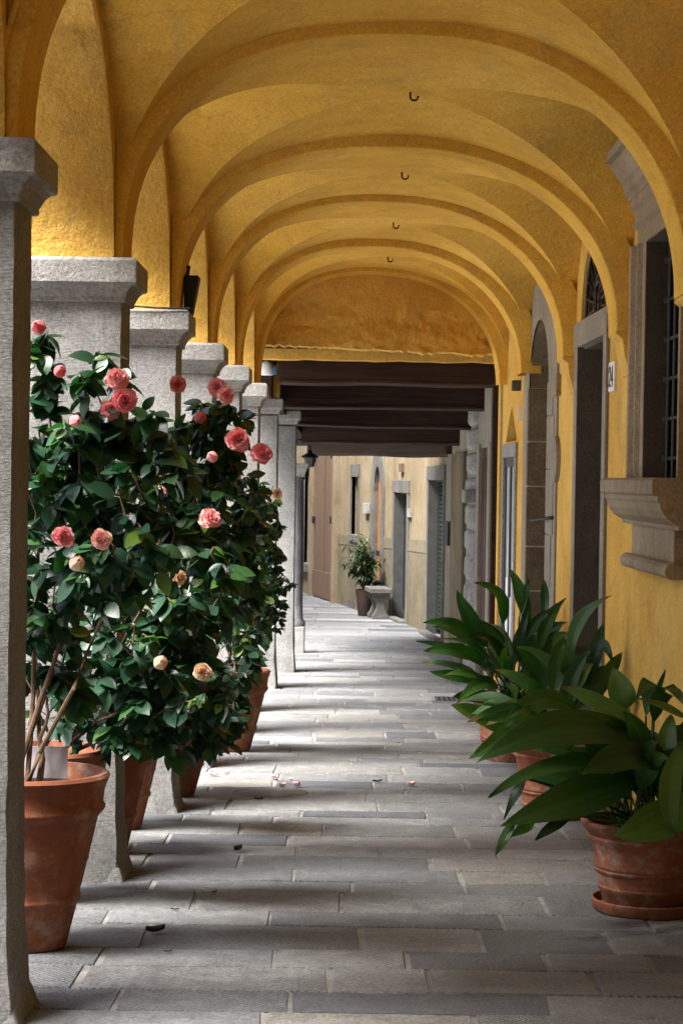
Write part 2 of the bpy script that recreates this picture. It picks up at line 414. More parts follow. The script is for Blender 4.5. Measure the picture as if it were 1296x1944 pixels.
while y < 47:
    d = rr.choice((.22,.26,.30,.33,.37,.41,.45)) if y < 28 else rr.uniform(.4,.75)
    x = -1.72; 
    while x < 1.86:
        w = rr.uniform(.32,.92) if y < 28 else rr.uniform(.5,1.4)
        x1 = min(1.86, x+w)
        if 1.86-x1 < .2: x1 = 1.86
        slab(mb, x+rr.uniform(.003,.012), x1-rr.uniform(.003,.010), y+.002, y+d-.003, rr)
        x = x1
    y += d
pav = mb.build('pavement', FLAG, kind='structure', attr=True)

# ================================================================== PILLARS
def make_pillar(k, label):
    yc = YN[k]; xs = Xs(yc); zt = zcap(yc); w, dp = .44, .37
    if k >= 7: w, dp = .36, .34
    x1, x0 = xs, xs-w; y0, y1 = yc-dp/2, yc+dp/2
    root = empty('stone_pillar', ((x0+x1)/2, yc, fz(yc)), label, 'pillar', 'stone pillars along the arcade')
    nz = lambda p, s: noise.noise(Vector(p)*s)
    mb = MB(); n = 26; rows = []
    zb = fz(yc)-.02; zs = zt-.17
    per = []
    ms = 7
    for i in range(ms): per.append((x0+(x1-x0)*i/ms, y0))
    for i in range(ms): per.append((x1, y0+(y1-y0)*i/ms))
    for i in range(ms): per.append((x1-(x1-x0)*i/ms, y1))
    for i in range(ms): per.append((x0, y1-(y1-y0)*i/ms))
    m = len(per); vs = []
    for r in range(n+1):
        f = r/n; z = zb+(zs-zb)*f
        fl = .022*max(0, 1-f*9) + (.012 if f < .28 else 0)*(1-f/.28 if f<.28 else 0)
        amp = .012 if f < .30 else .004
        for (x, yy) in per:
            dx = (x-(x0+x1)/2); dy = yy-yc
            q = nz((x, yy, z), 9)*amp + nz((x+5, yy, z), 28)*amp*.6
            L = math.hypot(dx, dy)
            ch = 1.0
            if abs(abs(dx)-w/2) < .001 and abs(abs(dy)-dp/2) < .001: ch = .965
            vs.append(((x0+x1)/2+dx*ch+dx/L*(q+fl), yc+dy*ch+dy/L*(q+fl), z))
    fs = [(r*m+i, r*m+(i+1)%m, (r+1)*m+(i+1)%m, (r+1)*m+i) for r in range(n) for i in range(m)]
    mb.smooth = True; mb.add(vs, fs); mb.smooth = False
    mb.build('shaft', PILLAR, root, sharp=55)
    # capital: necking fillet, cavetto and a thick abacus
    ov = .066 if k < 7 else .045
    if k < 7: prof = [(-.02,-.19),(.014,-.185),(.014,-.165),(.02,-.155),(.03,-.135),(.047,-.118),(ov-.004,-.112),(ov,-.106),(ov,-.012),(ov-.014,0),(-.12,.001)]
    else: prof = [(-.02,-.15),(.01,-.14),(.02,-.11),(ov-.006,-.095),(ov,-.085),(ov,-.008),(ov-.01,0),(-.12,.001)]
    mb = MB(); vs = []
    for (o, z) in prof:
        for (x, yy) in ((x0-o,y0-o),(x1+o,y0-o),(x1+o,y1+o),(x0-o,y1+o)):
            vs.append((x, yy, zt+z+.002*nz((x,yy,z),14)))
    fs = [(i*4+j, i*4+(j+1)%4, (i+1)*4+(j+1)%4, (i+1)*4+j) for i in range(len(prof)-1) for j in range(4)]
    fs.append(tuple((len(prof)-1)*4+j for j in range(4)))
    mb.add(vs, fs); mb.build('capital', GREY, root, bevel=.006)
    if k in (1, 2, 3):
        mb = MB(); q = .03
        mb.hexa([(x0-q,y0-q,zb),(x1+q+.02,y0-q,zb),(x1+q+.02,y1+q,zb),(x0-q,y1+q,zb),(x0-.006,y0-.008,zb+.09),(x1+.02,y0-.008,zb+.09),(x1+.02,y1+.008,zb+.09),(x0-.006,y1+.008,zb+.09)])
        mb.build('footing', PILLAR, root, bevel=.015)
    return root
PL = {1: 'nearest grey stone pillar, cut by the left edge of the picture',
      2: 'grey stone pillar behind the first big terracotta pot, its wide bright face above the pink camellias',
      3: 'grey stone pillar with a dark lamp above its capital and a thin cable across the top',
      4: 'grey stone pillar whose square capital stands just above the camellia tops',
      5: 'grey stone pillar with its dark side showing beside the rightmost pink camellia flowers',
      6: 'slender grey stone pillar below the white security lamp',
      7: 'plain grey stone pillar carrying the yellow pier at the end of the vaults',
      8: 'tall white sunlit pillar standing alone under the timber beams'}
for k in range(1, 9): make_pillar(k, PL[k])
# slim round column at the far end
yc = 24.9; c = P(560, 1100, yc); zt = P(575, 880, yc).z; zb = fz(yc)
root = empty('round_column', (c.x, yc, zb), 'slim dark round column on a square block, beyond the white pillar', 'column')
mb = MB(); mb.lathe([(.001,zb+.31),(.125,zb+.31),(.13,zb+.36),(.10,zb+.40),(.093,zb+.6),(.098,(zb+zt)/2),(.085,zt-.2),(.10,zt-.19),(.10,zt-.16),(.001,zt-.16)], (c.x,yc,0), 24); mb.build('shaft', stone('dark_column_stone', (.12,.12,.125), (.17,.17,.175), (.22,.22,.22), .5), root)
mb = MB(); mb.box(c.x-.125,c.x+.125,yc-.125,yc+.125,zb-.02,zb+.31); mb.build('plinth', GREY, root, bevel=.015)
mb = MB(); mb.hexa([(c.x-.09,yc-.09,zt-.16),(c.x+.09,yc-.09,zt-.16),(c.x+.09,yc+.09,zt-.16),(c.x-.09,yc+.09,zt-.16)]+[(c.x+a*.13,yc+b*.13,zt-.05) for a,b in ((-1,-1),(1,-1),(1,1),(-1,1))])
mb.box(c.x-.14,c.x+.14,yc-.14,yc+.14,zt-.05,zt); mb.build('capital', GREY, root, bevel=.008)

# ================================================================== THE VAULTED PORTICO BUILDING
house = empty('portico_building', (1.6, 9, fz(9)), 'yellow ochre building with ribbed cross vaults and a stone trimmed right wall over the walkway', 'building')
# vault bays
VO = .055                      # the web starts this far behind the arch ring / rib
def bay_pt(k, s, t):
    a, b = k, k+1
    Ya, Yb = YN[a], YN[b]
    xl = lambda y: Xs(y)-.06
    l0 = Vector((xl(Ya), Ya, zcap(Ya)+.0)); l1 = Vector((xl(Yb), Yb, zcap(Yb)))
    r0 = Vector((Xw(RY[a])+.03, RY[a], ZR-.03)); r1 = Vector((Xw(RY[b])+.03, RY[b], ZR-.03))
    p = l0.lerp(l1, s).lerp(r0.lerp(r1, s), t)
    zc = (ZCR[a]*(1-s)+ZCR[b]*s)+.05
    T, L = se(2*t-1), seL(2*s-1)
    h = max(T, L)
    p.z = p.z+(zc-p.z)*h
    if t > .999: p.x = Xw(p.y)+.03
    q = noise.noise(Vector((p.x*1.7, p.y*1.7, p.z*1.7)))*.012
    p.z += q*min(1, 4*min(h,1)*(0.25+h)) if 0 < t < 1 else 0
    return p
def cosgrid(n): return [(1-math.copysign(abs(math.cos(math.pi*i/n))**(2/PEX), math.cos(math.pi*i/n)))/2 for i in range(n+1)]
N = 56
HT = []                          # t values, heights, matching s values so that the groins fall on the grid diagonals
for i in range(N+1):
    th = math.pi*i/N; sg = -1 if i < N/2 else 1; h = max(0, math.sin(th))**(2/PEX) if 0 < i < N else 0
    if i == N//2: h = 1.0
    p = pside(sg); x = sg*max(0, 1-h**p)**(1/p); sx = sg*max(0, 1-h**PL_)**(1/PL_)
    HT.append(((x+1)/2, (sx+1)/2))
for k in range(-7, 6):
    mb = MB(); mb.smooth = True
    pt = [[bay_pt(k, HT[i][1], HT[j][0]) for j in range(N+1)] for i in range(N+1)]
    for sec in range(4):
        idx = {}; vs = []; fs = []
        def vid(i, j):
            if (i,j) not in idx: idx[(i,j)] = len(vs); vs.append(pt[i][j])
            return idx[(i,j)]
        def which(ci, cj):
            d1 = ci-cj; d2 = ci+cj-N
            return 0 if d1 < 0 and d2 < 0 else 1 if d1 > 0 and d2 < 0 else 2 if d1 > 0 else 3
        for i in range(N):
            for j in range(N):
                if i == j: tris = [((i,j),(i+1,j),(i+1,j+1)),((i,j),(i+1,j+1),(i,j+1))]
                elif i+j == N-1: tris = [((i,j),(i+1,j),(i,j+1)),((i+1,j),(i+1,j+1),(i,j+1))]
                else: tris = [((i,j),(i+1,j),(i+1,j+1),(i,j+1))]
                for tr in tris:
                    ci = sum(p[0] for p in tr)/len(tr); cj = sum(p[1] for p in tr)/len(tr)
                    if which(ci, cj) == sec: fs.append(tuple(vid(*p) for p in tr))
        mb.add(vs, fs)
    mb.build('vault', OCHRE_V, house, sharp=60)
# transverse ribs
def rib_curve(k, off, t):
    y0, y1 = YN[k], RY[k]
    x0 = Xs(y0)+.0-off; x1 = Xw(y1)-.085+off
    zl, zr = zcap(y0), ZR
    x = x0+(x1-x0)*t; yy = y0+(y1-y0)*t
    zs = zl+(zr-zl)*t
    zc = ZCR[k]+.05*0+off
    return Vector((x, yy, zs+(zc-zs)*se(2*t-1)))
def rib(k, hw=.17, ch=.028, extra=None):
    mb = MB(); N = 64; ts = cosgrid(N)
    d = Vector((RY[k]-YN[k])and(0,0,0) or (0,0,0))
    prof = [(-hw, .16), (-hw, .016), (-hw+.006, .005), (-hw+.018, 0), (hw-.004, 0), (hw, .004), (hw, .16)]
    rows = []
    for t in ts:
        rows.append([rib_curve(k, o, t)+Vector((0, w, 0)) for (w, o) in prof])
    vs = [p for r in rows for p in r]; m = len(prof)
    vs = [p+Vector((0,0,noise.noise(p*2.3)*.006)) for p in vs]
    fs = [(i*m+j, (i+1)*m+j, (i+1)*m+j+1, i*m+j+1) for i in range(N) for j in range(m-1)]
    mb.add(vs, fs); o = mb.build('rib', OCHRE_V, house, sharp=35)
    # little plaster corbel under the right foot
    if 1 <= k <= 4:
        y = RY[k]; z = ZR; mb = MB()
        pr = [(-.02,z),(.085,z),(.09,z-.02),(.05,z-.05),(.042,z-.12),(.008,z-.24),(-.02,z-.26)]
        sweep(mb, pr, y-hw+.01, y+hw-.04); mb.build('corbel', OCHRE, house, bevel=.006)
for k in range(-7, 6): rib(k)
# arcade wall over the pillars: arches with plastered intrados, closed up to the storey above
def arcade(k):
    a, b = YN[k], YN[k+1]
    mb = MB(); N = 44; hw = .20
    za, zb_ = zcap(a), zcap(b)
    ys = [a+hw+(b-a-2*hw)*g for g in cosgrid(N)]
    def soff(y):
        f = (y-a-hw)/(b-a-2*hw); zs = za+(zb_-za)*f
        zc = (ZCR[k]+ZCR[k+1])/2-.03
        return zs+(zc-zs)*seL(2*f-1)
    TOP = 5.2
    xo = lambda y: Xs(y)-.44
    xi = lambda y: Xs(y)-.035
    prof = [(0,.0)]
    for y0, y1 in zip(ys, ys[1:]):
        z0, z1 = soff(y0), soff(y1)
        def col(y, z): 
            w = .004*noise.noise(Vector((y*5, z*5, 3)))
            return [(xo(y),y,TOP),(xo(y),y,z),(xi(y)-.012,y,z+w),(xi(y),y,z+.012+w),(xi(y),y,z+.5)]
        A, B = col(y0,z0), col(y1,z1)
        mb.add(A+B, [(i,i+1,6+i,5+i) for i in range(4)])
    return mb
arch_mb = MB()
for k in range(-7, 6): 
    m_ = arcade(k); arch_mb.add(m_.v, m_.f)
# piers above the capitals between the arches
for k in range(-7, 7):
    y = YN[k]; hw = .20; z = zcap(y)+.001
    x0, x1 = Xs(y)-.44, Xs(y)-.035
    arch_mb.add([(x0,y-hw,z),(x0,y+hw,z),(x0,y+hw,5.2),(x0,y-hw,5.2),(x1,y-hw,z),(x1,y+hw,z),(x1,y+hw,z+.5),(x1,y-hw,z+.5)], [(0,1,2,3),(4,5,6,7)])
arch_mb.build('arcade_wall', OCHRE, house, sharp=40, merge=True)
# storey above (its outer faces close the building)
mb = MB(); mb.box(-1.75, 4.2, -14.5, 18.4, 4.4, 8.0); mb.build('upper_storey', OCHRE, house)
# lunette closing the last bay
mb = MB(); N = 170; rows = []
y0, y1 = YN[6]+.10, RY[6]+.10
zbot = P(700,661,17.75).z
for g in range(N+1):
    t = g/N
    x = Xs(y0)-.06+(Xw(y1)+.05-Xs(y0)+.06)*t; y = y0+(y1-y0)*t
    zb = zbot-.02*t+.016*noise.noise(Vector((x*5,1,2)))+.014*noise.noise(Vector((x*23,1,5)))+.008*noise.noise(Vector((x*60,1,5)))
    col = []
    for j in range(33):
        f = (j/32)**1.6; z = zb+(3.75-zb)*f
        rg = max(0, min(1, (zb+.42+.12*noise.noise(Vector((x*2.5,0,9)))-z)/.12)); dd = rg*(-.02+.035*noise.noise(Vector((x*3,z*7,7)))+.022*noise.noise(Vector((x*10,z*22,3)))+.010*noise.noise(Vector((x*28,z*40,3))))
        col.append((x, y-dd, z))
    col.append((x, y+.28, 3.75)); col.append((x, y+.28, zb))
    rows.append([col[-1]]+col)
m = len(rows[0])
mb.add([p for r in rows for p in r], [(i*m+j,(i+1)*m+j,(i+1)*m+j+1,i*m+j+1) for i in range(N) for j in range(m-1)])
mb.build('lunette', OCHRE, house, sharp=40)
# arch moulding round the lunette
mb = MB(); N = 48; ts = cosgrid(N)
rows = []
for t in ts:
    rows.append([rib_curve(6, o, t)+Vector((0, w, 0)) for (w, o) in [(-.06,.13),(-.06,.02),(.0,.0),(.13,.0)]])
mb.add([p for r in rows for p in r], [(i*4+j,(i+1)*4+j,(i+1)*4+j+1,i*4+j+1) for i in range(N) for j in range(3)])
mb.build('rib', OCHRE_V, house, sharp=35)

# right-hand wall with its openings
WIN = (9.6, 10.72, ZC+.03, ZC+1.235)
DY0, DY1 = 12.36, 13.54; DZL = ZC+.876; DZT = ZC+1.03
def fan_top(y): return DZT+.52*math.sqrt(max(0, 1-((y-(DY0+DY1)/2)/((DY1-DY0)/2))**2))
AY0, AY1 = 15.02, 16.12; AS = ZC+.72
def arch_top(y): return AS+.48*math.sqrt(max(0, 1-((y-(AY0+AY1)/2)/((AY1-AY0)/2))**2))
OY0, OY1 = AY0-.46, AY1+.40
def arch_out(y): return AS+.80*math.sqrt(max(0, 1-((y-(OY0+OY1)/2)/((OY1-OY0)/2))**2))
NY0, NY1 = 17.05, 18.22
zn0 = P(965,868,17.6).z; zn1 = P(965,842,17.6).z
pz = P(965,838,17.6).z
def niche_top(y): return pz+.30*max(0,1-abs((y-17.62)/.45))**.8 if abs(y-17.62)<.45 else pz
mb = MB()
ops = [(WIN[0],WIN[1],WIN[2],WIN[3]), (DY0,DY1,lambda y: fz(y)-.3,DZL), (DY0,DY1,DZT,fan_top),
       (AY0-.02,AY1+.02,lambda y: fz(y)-.3,lambda y: arch_top(min(max(y,AY0),AY1))+.03), (NY0+.1,NY1-.1,lambda y: fz(y)-.3,zn0), (17.62-.45,17.62+.45,pz,niche_top)]
wall_strips(mb, -14.5, 18.4, 4.4, ops, .5)
mb.build('wall', OCHRE, house)
# --- window
win = MB()
z0, z1 = WIN[2], WIN[3]; yo0, yo1, yi0, yi1 = 9.36, 11.03, WIN[0], WIN[1]
jp = [(0,0),(.07,0),(.07,.05),(.045,.065),(.045,.12),(.055,.13),(.055,.145),(.03,.16),(.03,.245)]
def jamb(mb, ya, yb, z0, z1):
    # stepped moulding, ya outer edge, yb opening edge
    n = len(jp); w = abs(yb-ya); sg = 1 if yb > ya else -1
    pts = [(ya+sg*o/.245*w, d) for d, o in jp]+[(yb, -.02)]
    vs = [wq(y,d,z0) for y,d in pts]+[wq(y,d,z1) for y,d in pts]; n = len(pts)
    mb.add(vs, [(i,i+1,n+i+1,n+i) for i in range(n-1)])
frame_mb = MB()
jamb(frame_mb, yo0, yi0, z0, z1); jamb(frame_mb, yo1, yi1, z0, z1)
# head: the same moulding turned along the top, mitred by carrying full width
hp = [(-.02,z1)]+[(d, z1+.245-o) for d, o in reversed(jp)]
sweep(frame_mb, hp+[(-.02,z1+.245)], yo0, yo1)
window = frame_mb.build('window', TRIM, house)
window['label'] = 'barred window in a moulded brown stone surround'
mb = MB()
cz = z1+.245
cp = [(-.02,cz-.002),(.075,cz-.002),(.075,cz+.02),(.10,cz+.035),(.10,cz+.085),(.115,cz+.095),(.14,cz+.13),(.175,cz+.17),(.175,cz+.185),(.205,cz+.19),(.205,cz+.235),(.19,cz+.25),(-.02,cz+.25)]
sweep(mb, cp, yo0-.06, yo1+.06); mb.build('cornice', TRIM, window)
mb = MB()
sz = z0
sp_ = [(-.35,sz),(.17,sz),(.19,sz-.012),(.19,sz-.07),(.18,sz-.08),(.165,sz-.08),(.165,sz-.105),(.155,sz-.115),(.145,sz-.15),(.12,sz-.185),(.09,sz-.205),(.07,sz-.215),(.07,sz-.235),(-.02,sz-.235)]
sweep(mb, sp_[:1]+sp_[1:], yo0-.04, yo1+.10); 
mb.build('sill', TRIM, window, bevel=.004)
mb = MB()
sweep(mb, [(-.02,sz-.236),(.045,sz-.236),(.045,sz-.40),(-.02,sz-.40)], yo0+.22, yo1-.10)
rp = [(-.02,sz-.40)]+[(.06+.038*math.cos(a), sz-.425+.038*math.sin(a)) for a in [R(140-i*28) for i in range(10)]]+[(-.02,sz-.46)]
sweep(mb, rp, yo0+.14, yo1-.04); mb.build('apron', TRIM, window)
mb = MB()
wbox(mb, yi0-.05, yi1+.05, -.36, -.34, z0-.02, z1+.02); mb.build('pane', DARKPANE, window)
mb = MB()
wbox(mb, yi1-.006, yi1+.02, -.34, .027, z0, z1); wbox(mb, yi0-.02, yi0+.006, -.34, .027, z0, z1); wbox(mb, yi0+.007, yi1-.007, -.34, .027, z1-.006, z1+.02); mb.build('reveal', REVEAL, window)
mb = MB(); nb = 6
for i in range(nb):
    y = yi0+.09+(yi1-yi0-.18)*i/(nb-1); mb.tube([wq(y,-.085,z0), wq(y,-.085,z1)], .0135, 10)
    for j in range(6):
        z = z0+.1+(z1-z0-.2)*j/5; mb.lathe([(.001,-.015),(.014,-.013),(.018,0),(.014,.013),(.001,.015)], wq(y,-.085,z), 10)
for j in range(6):
    z = z0+.1+(z1-z0-.2)*j/5; mb.tube([wq(yi0,-.085,z), wq(yi1,-.085,z)], .011, 8)
    mb.lathe([(.001,-.022),(.022,-.018),(.026,0),(.022,.018),(.001,.022)], wq(yi1-.02,-.085,z), 10)
mb.build('grille', IRON, window)
# --- house number plate
mb = MB(); pc = P(1153,715,12.04)
wbox(mb, 11.93, 12.15, -.004, .016, pc.z-.085, pc.z+.085); plate = mb.build('number_plate', WHITE, house, bevel=.003)
mb = MB(); zz = pc.z; dd = (.017,.0195)
def stroke(mb, pts, w=.013):
    for (a, b), (c_, d_) in zip(pts, pts[1:]):
        L = math.hypot(c_-a, d_-b); nx, nz_ = -(d_-b)/L*w/2, (c_-a)/L*w/2
        ex, ez = (c_-a)/L*w*.4, (d_-b)/L*w*.4
        q = [(a-ex+nx,b-ez+nz_),(a-ex-nx,b-ez-nz_),(c_+ex-nx,d_+ez-nz_),(c_+ex+nx,d_+ez+nz_)]
        # readable from the corridor: left of the number lies at larger y
        vs = [wq(12.04-x_, dd[0], zz+z_) for x_, z_ in q]+[wq(12.04-x_, dd[1], zz+z_) for x_, z_ in q]
        mb.add(vs, [(0,1,2,3),(4,5,6,7),(0,1,5,4),(1,2,6,5),(2,3,7,6),(3,0,4,7)])
stroke(mb, [(-.075,.03),(-.066,.048),(-.045,.055),(-.024,.047),(-.018,.028),(-.028,.004),(-.075,-.05),(-.014,-.05)])
stroke(mb, [(.058,-.055),(.058,.055),(.012,-.02),(.078,-.02)])
o = mb.build('numerals', INK, plate)
# --- door with fanlight
fr = MB(); dy0, dy1 = DY0-.14, DY1+.15
wbox(fr, dy0, DY0, -.02, .022, lambda: 0 and 0 or fz(12)-.05 if False else fz(12)-.05, DZL) if False else None
wbox(fr, dy0, DY0, -.30, .022, (fz(dy0)-.03, fz(DY0)-.03), DZL)
wbox(fr, DY1, dy1, -.02, .022, (fz(DY1)-.03, fz(dy1)-.03), DZL)
door = fr.build('doorway', JAMB, house, bevel=.005)
door['label'] = 'stone framed doorway with an iron fanlight'
mb = MB(); wbox(mb, dy0-.012, dy1+.012, -.30, .026, DZL-.006, DZT); mb.build('lintel', JAMB, door, bevel=.006)
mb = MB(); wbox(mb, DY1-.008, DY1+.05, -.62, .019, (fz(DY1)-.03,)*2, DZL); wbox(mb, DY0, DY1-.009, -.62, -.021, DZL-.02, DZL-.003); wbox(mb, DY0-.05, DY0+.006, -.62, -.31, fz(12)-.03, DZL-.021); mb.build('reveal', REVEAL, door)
mb = MB(); wbox(mb, DY0-.05, DY1+.05, -.65, -.62, fz(13)-.05, DZL+.02)
for i in range(4): 
    a = DY0+.06+i*(DY1-DY0-.06)/4; 
    for zz0, zz1 in ((.15,.95),(1.05,1.85),(1.95,2.45)): wbox(mb, a, a+.22, -.62, -.60, fz(13)+zz0, fz(13)+zz1)
mb.build('door_leaf', REDWOOD, door, bevel=.006)
mb = MB(); wbox(mb, DY0-.1, DY1+.1, -.07, -.05, DZT+.001, DZT+.62); mb.build('fanlight_pane', DARKPANE, door)
mb = MB(); cy = (DY0+DY1)/2
for i in range(13):
    a = math.pi*i/12; 
    p0 = wq(cy-.16*math.cos(a), -.03, DZT+.05+.16*math.sin(a)); r1 = 1.0
    p1 = wq(cy-.58*math.cos(a), -.03, DZT+.02+.50*math.sin(a)); mb.tube([p0,p1], .0085, 6)
mb.tube([wq(cy-.16*math.cos(math.pi*i/16), -.03, DZT+.05+.16*math.sin(math.pi*i/16)) for i in range(17)], .011, 6)
mb.tube([wq(cy-.57*math.cos(math.pi*i/24), -.03, DZT+.02+.49*math.sin(math.pi*i/24)) for i in range(25)], .011, 6)
mb.tube([wq(cy-.09*math.cos(2*math.pi*i/16), -.025, DZT+.13+.12*math.sin(2*math.pi*i/16)) for i in range(17)], .008, 6)
mb.build('fanlight_grille', IRON, door)
# --- stone arched doorway
mb = MB(); N = 40
def arch_pts(ya, yb, top, n): return [(ya+(yb-ya)*g, top(ya+(yb-ya)*g)) for g in cosgrid(n)]
outer = [(OY0, fz(OY0)-.03), (OY0, AS)]+arch_pts(OY0,OY1,arch_out,N)[1:-1]+[(OY1, AS),(OY1, fz(OY1)-.03)]
inner = [(AY0, fz(AY0)-.03), (AY0, AS)]+arch_pts(AY0,AY1,arch_top,N)[1:-1]+[(AY1, AS),(AY1, fz(AY1)-.03)]
n = len(outer)
vs = [wq(y,.014,z) for y,z in outer]+[wq(y,.014,z) for y,z in inner]+[wq(y,-.42,z) for y,z in inner]+[wq(y,-.02,z) for y,z in outer]
fs = []
for i in range(n-1): fs += [(i,i+1,n+i+1,n+i),(3*n+i,3*n+i+1,i+1,i)]
mb.add(vs, fs); archdoor = mb.build('arched_doorway', JAMB, house); archdoor['label'] = 'tall round arched stone doorway'
# coursed brown stones lining the far reveal and the soffit
mb = MB(); z = fz(16)-.03; q = random.Random(3)
while z < AS-.02:
    h = min(q.choice((.28,.34,.40,.46)), AS-z)
    wbox(mb, AY1-.012-q.uniform(0,.006), AY1+.06, -.42, .018+q.uniform(0,.006), z+.007, z+h-.007)
    z += h
pts = arch_pts(AY0,AY1,arch_top,N)
for (a, za), (b, zb2) in zip(pts, pts[1:]):
    mb.add([wq(a,-.42,za-.01),wq(b,-.42,zb2-.01),wq(b,.0,zb2-.01),wq(a,.0,za-.01)], [(0,1,2,3)])
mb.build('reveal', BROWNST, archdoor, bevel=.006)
mb = MB(); wbox(mb, AY1-.007, AY1+.05, -.415, .012, fz(16)-.03, AS); mb.build('mortar', simple('lime_mortar',(.32,.26,.18),(.42,.34,.24),9,.9,.3), archdoor)
mb = MB(); z = fz(14.7)-.03
while z < AS-.02:
    h = min(q.choice((.30,.38,.46)), AS-z)
    wbox(mb, AY0-.20-q.choice((0,.08,.16)), AY0+.004, -.02, .022, z+.004, z+h-.004); z += h
mb.build('quoin', JAMB, archdoor, bevel=.006)
mb = MB(); wbox(mb, AY0-.1, AY1+.1, -.45, -.43, fz(15.5)-.05, AS+.55); mb.build('door_leaf', DARKWOOD, archdoor)
mb = MB(); a = wq(14.62,.0,P(1043,983,14.6).z); mb.tube([a, (a[0]-.03,a[1]+.0,a[2]), (a[0]-.06,a[1]+.25,a[2]-.012),(a[0]-.12,a[1]+.62,a[2]-.03)], .012, 8)
mb.build('iron_rod', IRON, archdoor)
mb = MB(); wbox(mb, 14.46, 14.66, .0, .035, P(1043,752,14.6).z, P(1043,712,14.6).z); mb.build('plaque', TRIM, house, bevel=.004)
mb = MB(); cz_ = P(1043,872,14.55).z; 
prev = []
vs = [wq(14.55+.13*math.cos(2*math.pi*i/24), d, cz_+.16*math.sin(2*math.pi*i/24)) for d in (0,.03) for i in range(24)]+[wq(14.55,.05,cz_)]
mb.add(vs, [(i,(i+1)%24,24+(i+1)%24,24+i) for i in range(24)]+[(24+i,24+(i+1)%24,48) for i in range(24)]); mb.build('medallion', JAMB, house)
# --- low glazed door with papers, and the pointed niche above
mb = MB(); wbox(mb, NY0, NY0+.1, -.12, .02, (fz(17)-.02,)*2, zn0); wbox(mb, NY1-.1, NY1, -.12, .02, (fz(18)-.02,)*2, zn0); wbox(mb, NY0-.02, NY1+.02, -.12, .024, zn0+.001, zn1)
gd = mb.build('glazed_door', GREY, house, bevel=.005); gd['label'] = 'low glazed door under a grey stone lintel with papers on it'
mb = MB()
for a, b in ((NY0+.1,NY0+.17),(NY1-.17,NY1-.1),(17.60,17.67)): wbox(mb, a, b, -.03, .004, fz(17.6), zn0)
wbox(mb, NY0+.17, NY1-.17, -.03, .002, fz(17.6), fz(17.6)+.45); wbox(mb, NY0+.17, NY1-.17, -.03, .002, zn0-.08, zn0)
mb.build('door_frame', GREYDOOR, gd)
mb = MB(); wbox(mb, NY0+.1, NY1-.1, -.02, -.012, fz(17.6)+.4, zn0-.05); mb.build('pane', GLASSW, gd)
mb = MB(); wbox(mb, 17.22, 17.45, -.011, -.007, fz(17.6)+.75, fz(17.6)+1.25); wbox(mb, 17.52, 17.60, -.011, -.006, fz(17.6)+.5, fz(17.6)+.95); wbox(mb, 17.75, 17.98, -.011, -.007, fz(17.6)+.6, fz(17.6)+1.1); mb.build('paper_notice', PAPER, gd)
mb = MB(); wbox(mb, 17.1, 18.14, -.25, -.23, pz-.02, pz+.34); mb.build('niche', plaster('niche_plaster', (.22,.14,.05),(.28,.18,.06),(.32,.21,.08)), house)
mb = MB(); wbox(mb, 16.86, 16.96, .0, .07, P(983,742,16.9).z, P(983,722,16.9).z); o = mb.build('junction_box', GREYDOOR, house, bevel=.006)
mb = MB(); wbox(mb, 16.80,16.84,.0,.03,P(978,800,16.9).z,P(978,772,16.9).z); mb.build('bell_plate', WHITE, house)
# --- hooks at the vault crowns
for k, (hx, hy) in {2:(762,165), 3:(751,327), 4:(742,425), 5:(722,505)}.items():
    c = bay_pt(k, .5, .5); mb = MB()
    pts = [c+Vector((0,0,.02)), c+Vector((0,0,-.015))]+[c+Vector((.019-.019*math.cos(a), 0, -.022-.019*math.sin(a))) for a in [R(x) for x in range(0,215,24)]]
    mb.tube(pts, .0055, 8); mb.build('hook', IRON, house)
# --- cable and pipe by the first pillar
mb = MB(); y = YN[1]-.19
pts = []
for i in range(14):
    t = .004+.16*i/13*(i/13)
    p = rib_curve(1, .03, t); pts.append(Vector((p.x-.035, y+.0, p.z)))
mb.tube(pts, .011, 8); mb.build('cable_pipe', OCHRE, house)
mb = MB(); c = Vector((Xs(YN[3]), YN[3], zcap(YN[3])))
mb.tube([c+Vector((-.50,-.262,.012)), c+Vector((-.30,-.265,.005)), c+Vector((-.28,-.265,.015)), c+Vector((-.1,-.262,.004)), c+Vector((.07,-.255,.004))], .006, 6); mb.build('cable', IRON, house)

# dark lamp above the third pillar, white lamp by the yellow pier
c = P(362,560,11.42)
root = empty('spotlight', c, 'dark tapered spotlight fixed above the capital of the third pillar', 'lamp')
mb = MB(); mb.hexa([(-.035,-.06,-.11),(.015,-.06,-.11),(.015,.06,-.11),(-.035,.06,-.11),(-.03,-.08,.10),(.05,-.08,.10),(.05,.08,.10),(-.03,.08,.10)]); part_local(mb, 'housing', IRON, root, bevel=.01)
mb = MB(); mb.tube([(-.02,0,.1),(-.01,0,.15),(-.06,0,.17)], .01, 8); part_local(mb, 'bracket', IRON, root)
c = P(507,700,19.15)
root = empty('security_lamp', c, 'small white security lamp with a blue end on the yellow pier', 'lamp')
mb = MB(); mb.lathe([(.001,.075),(.03,.07),(.055,.04),(.06,0),(.06,-.05),(.05,-.06),(.001,-.06)], (0,0,0), 24); part_local(mb, 'housing', WHITE, root)
mb = MB(); mb.box(.055,.085,-.03,.03,-.05,.02); part_local(mb, 'sensor', BLUE, root, bevel=.005)
mb = MB(); mb.box(-.02,.02,.03,.30,-.02,.02); part_local(mb, 'bracket', WHITE, root, bevel=.004)

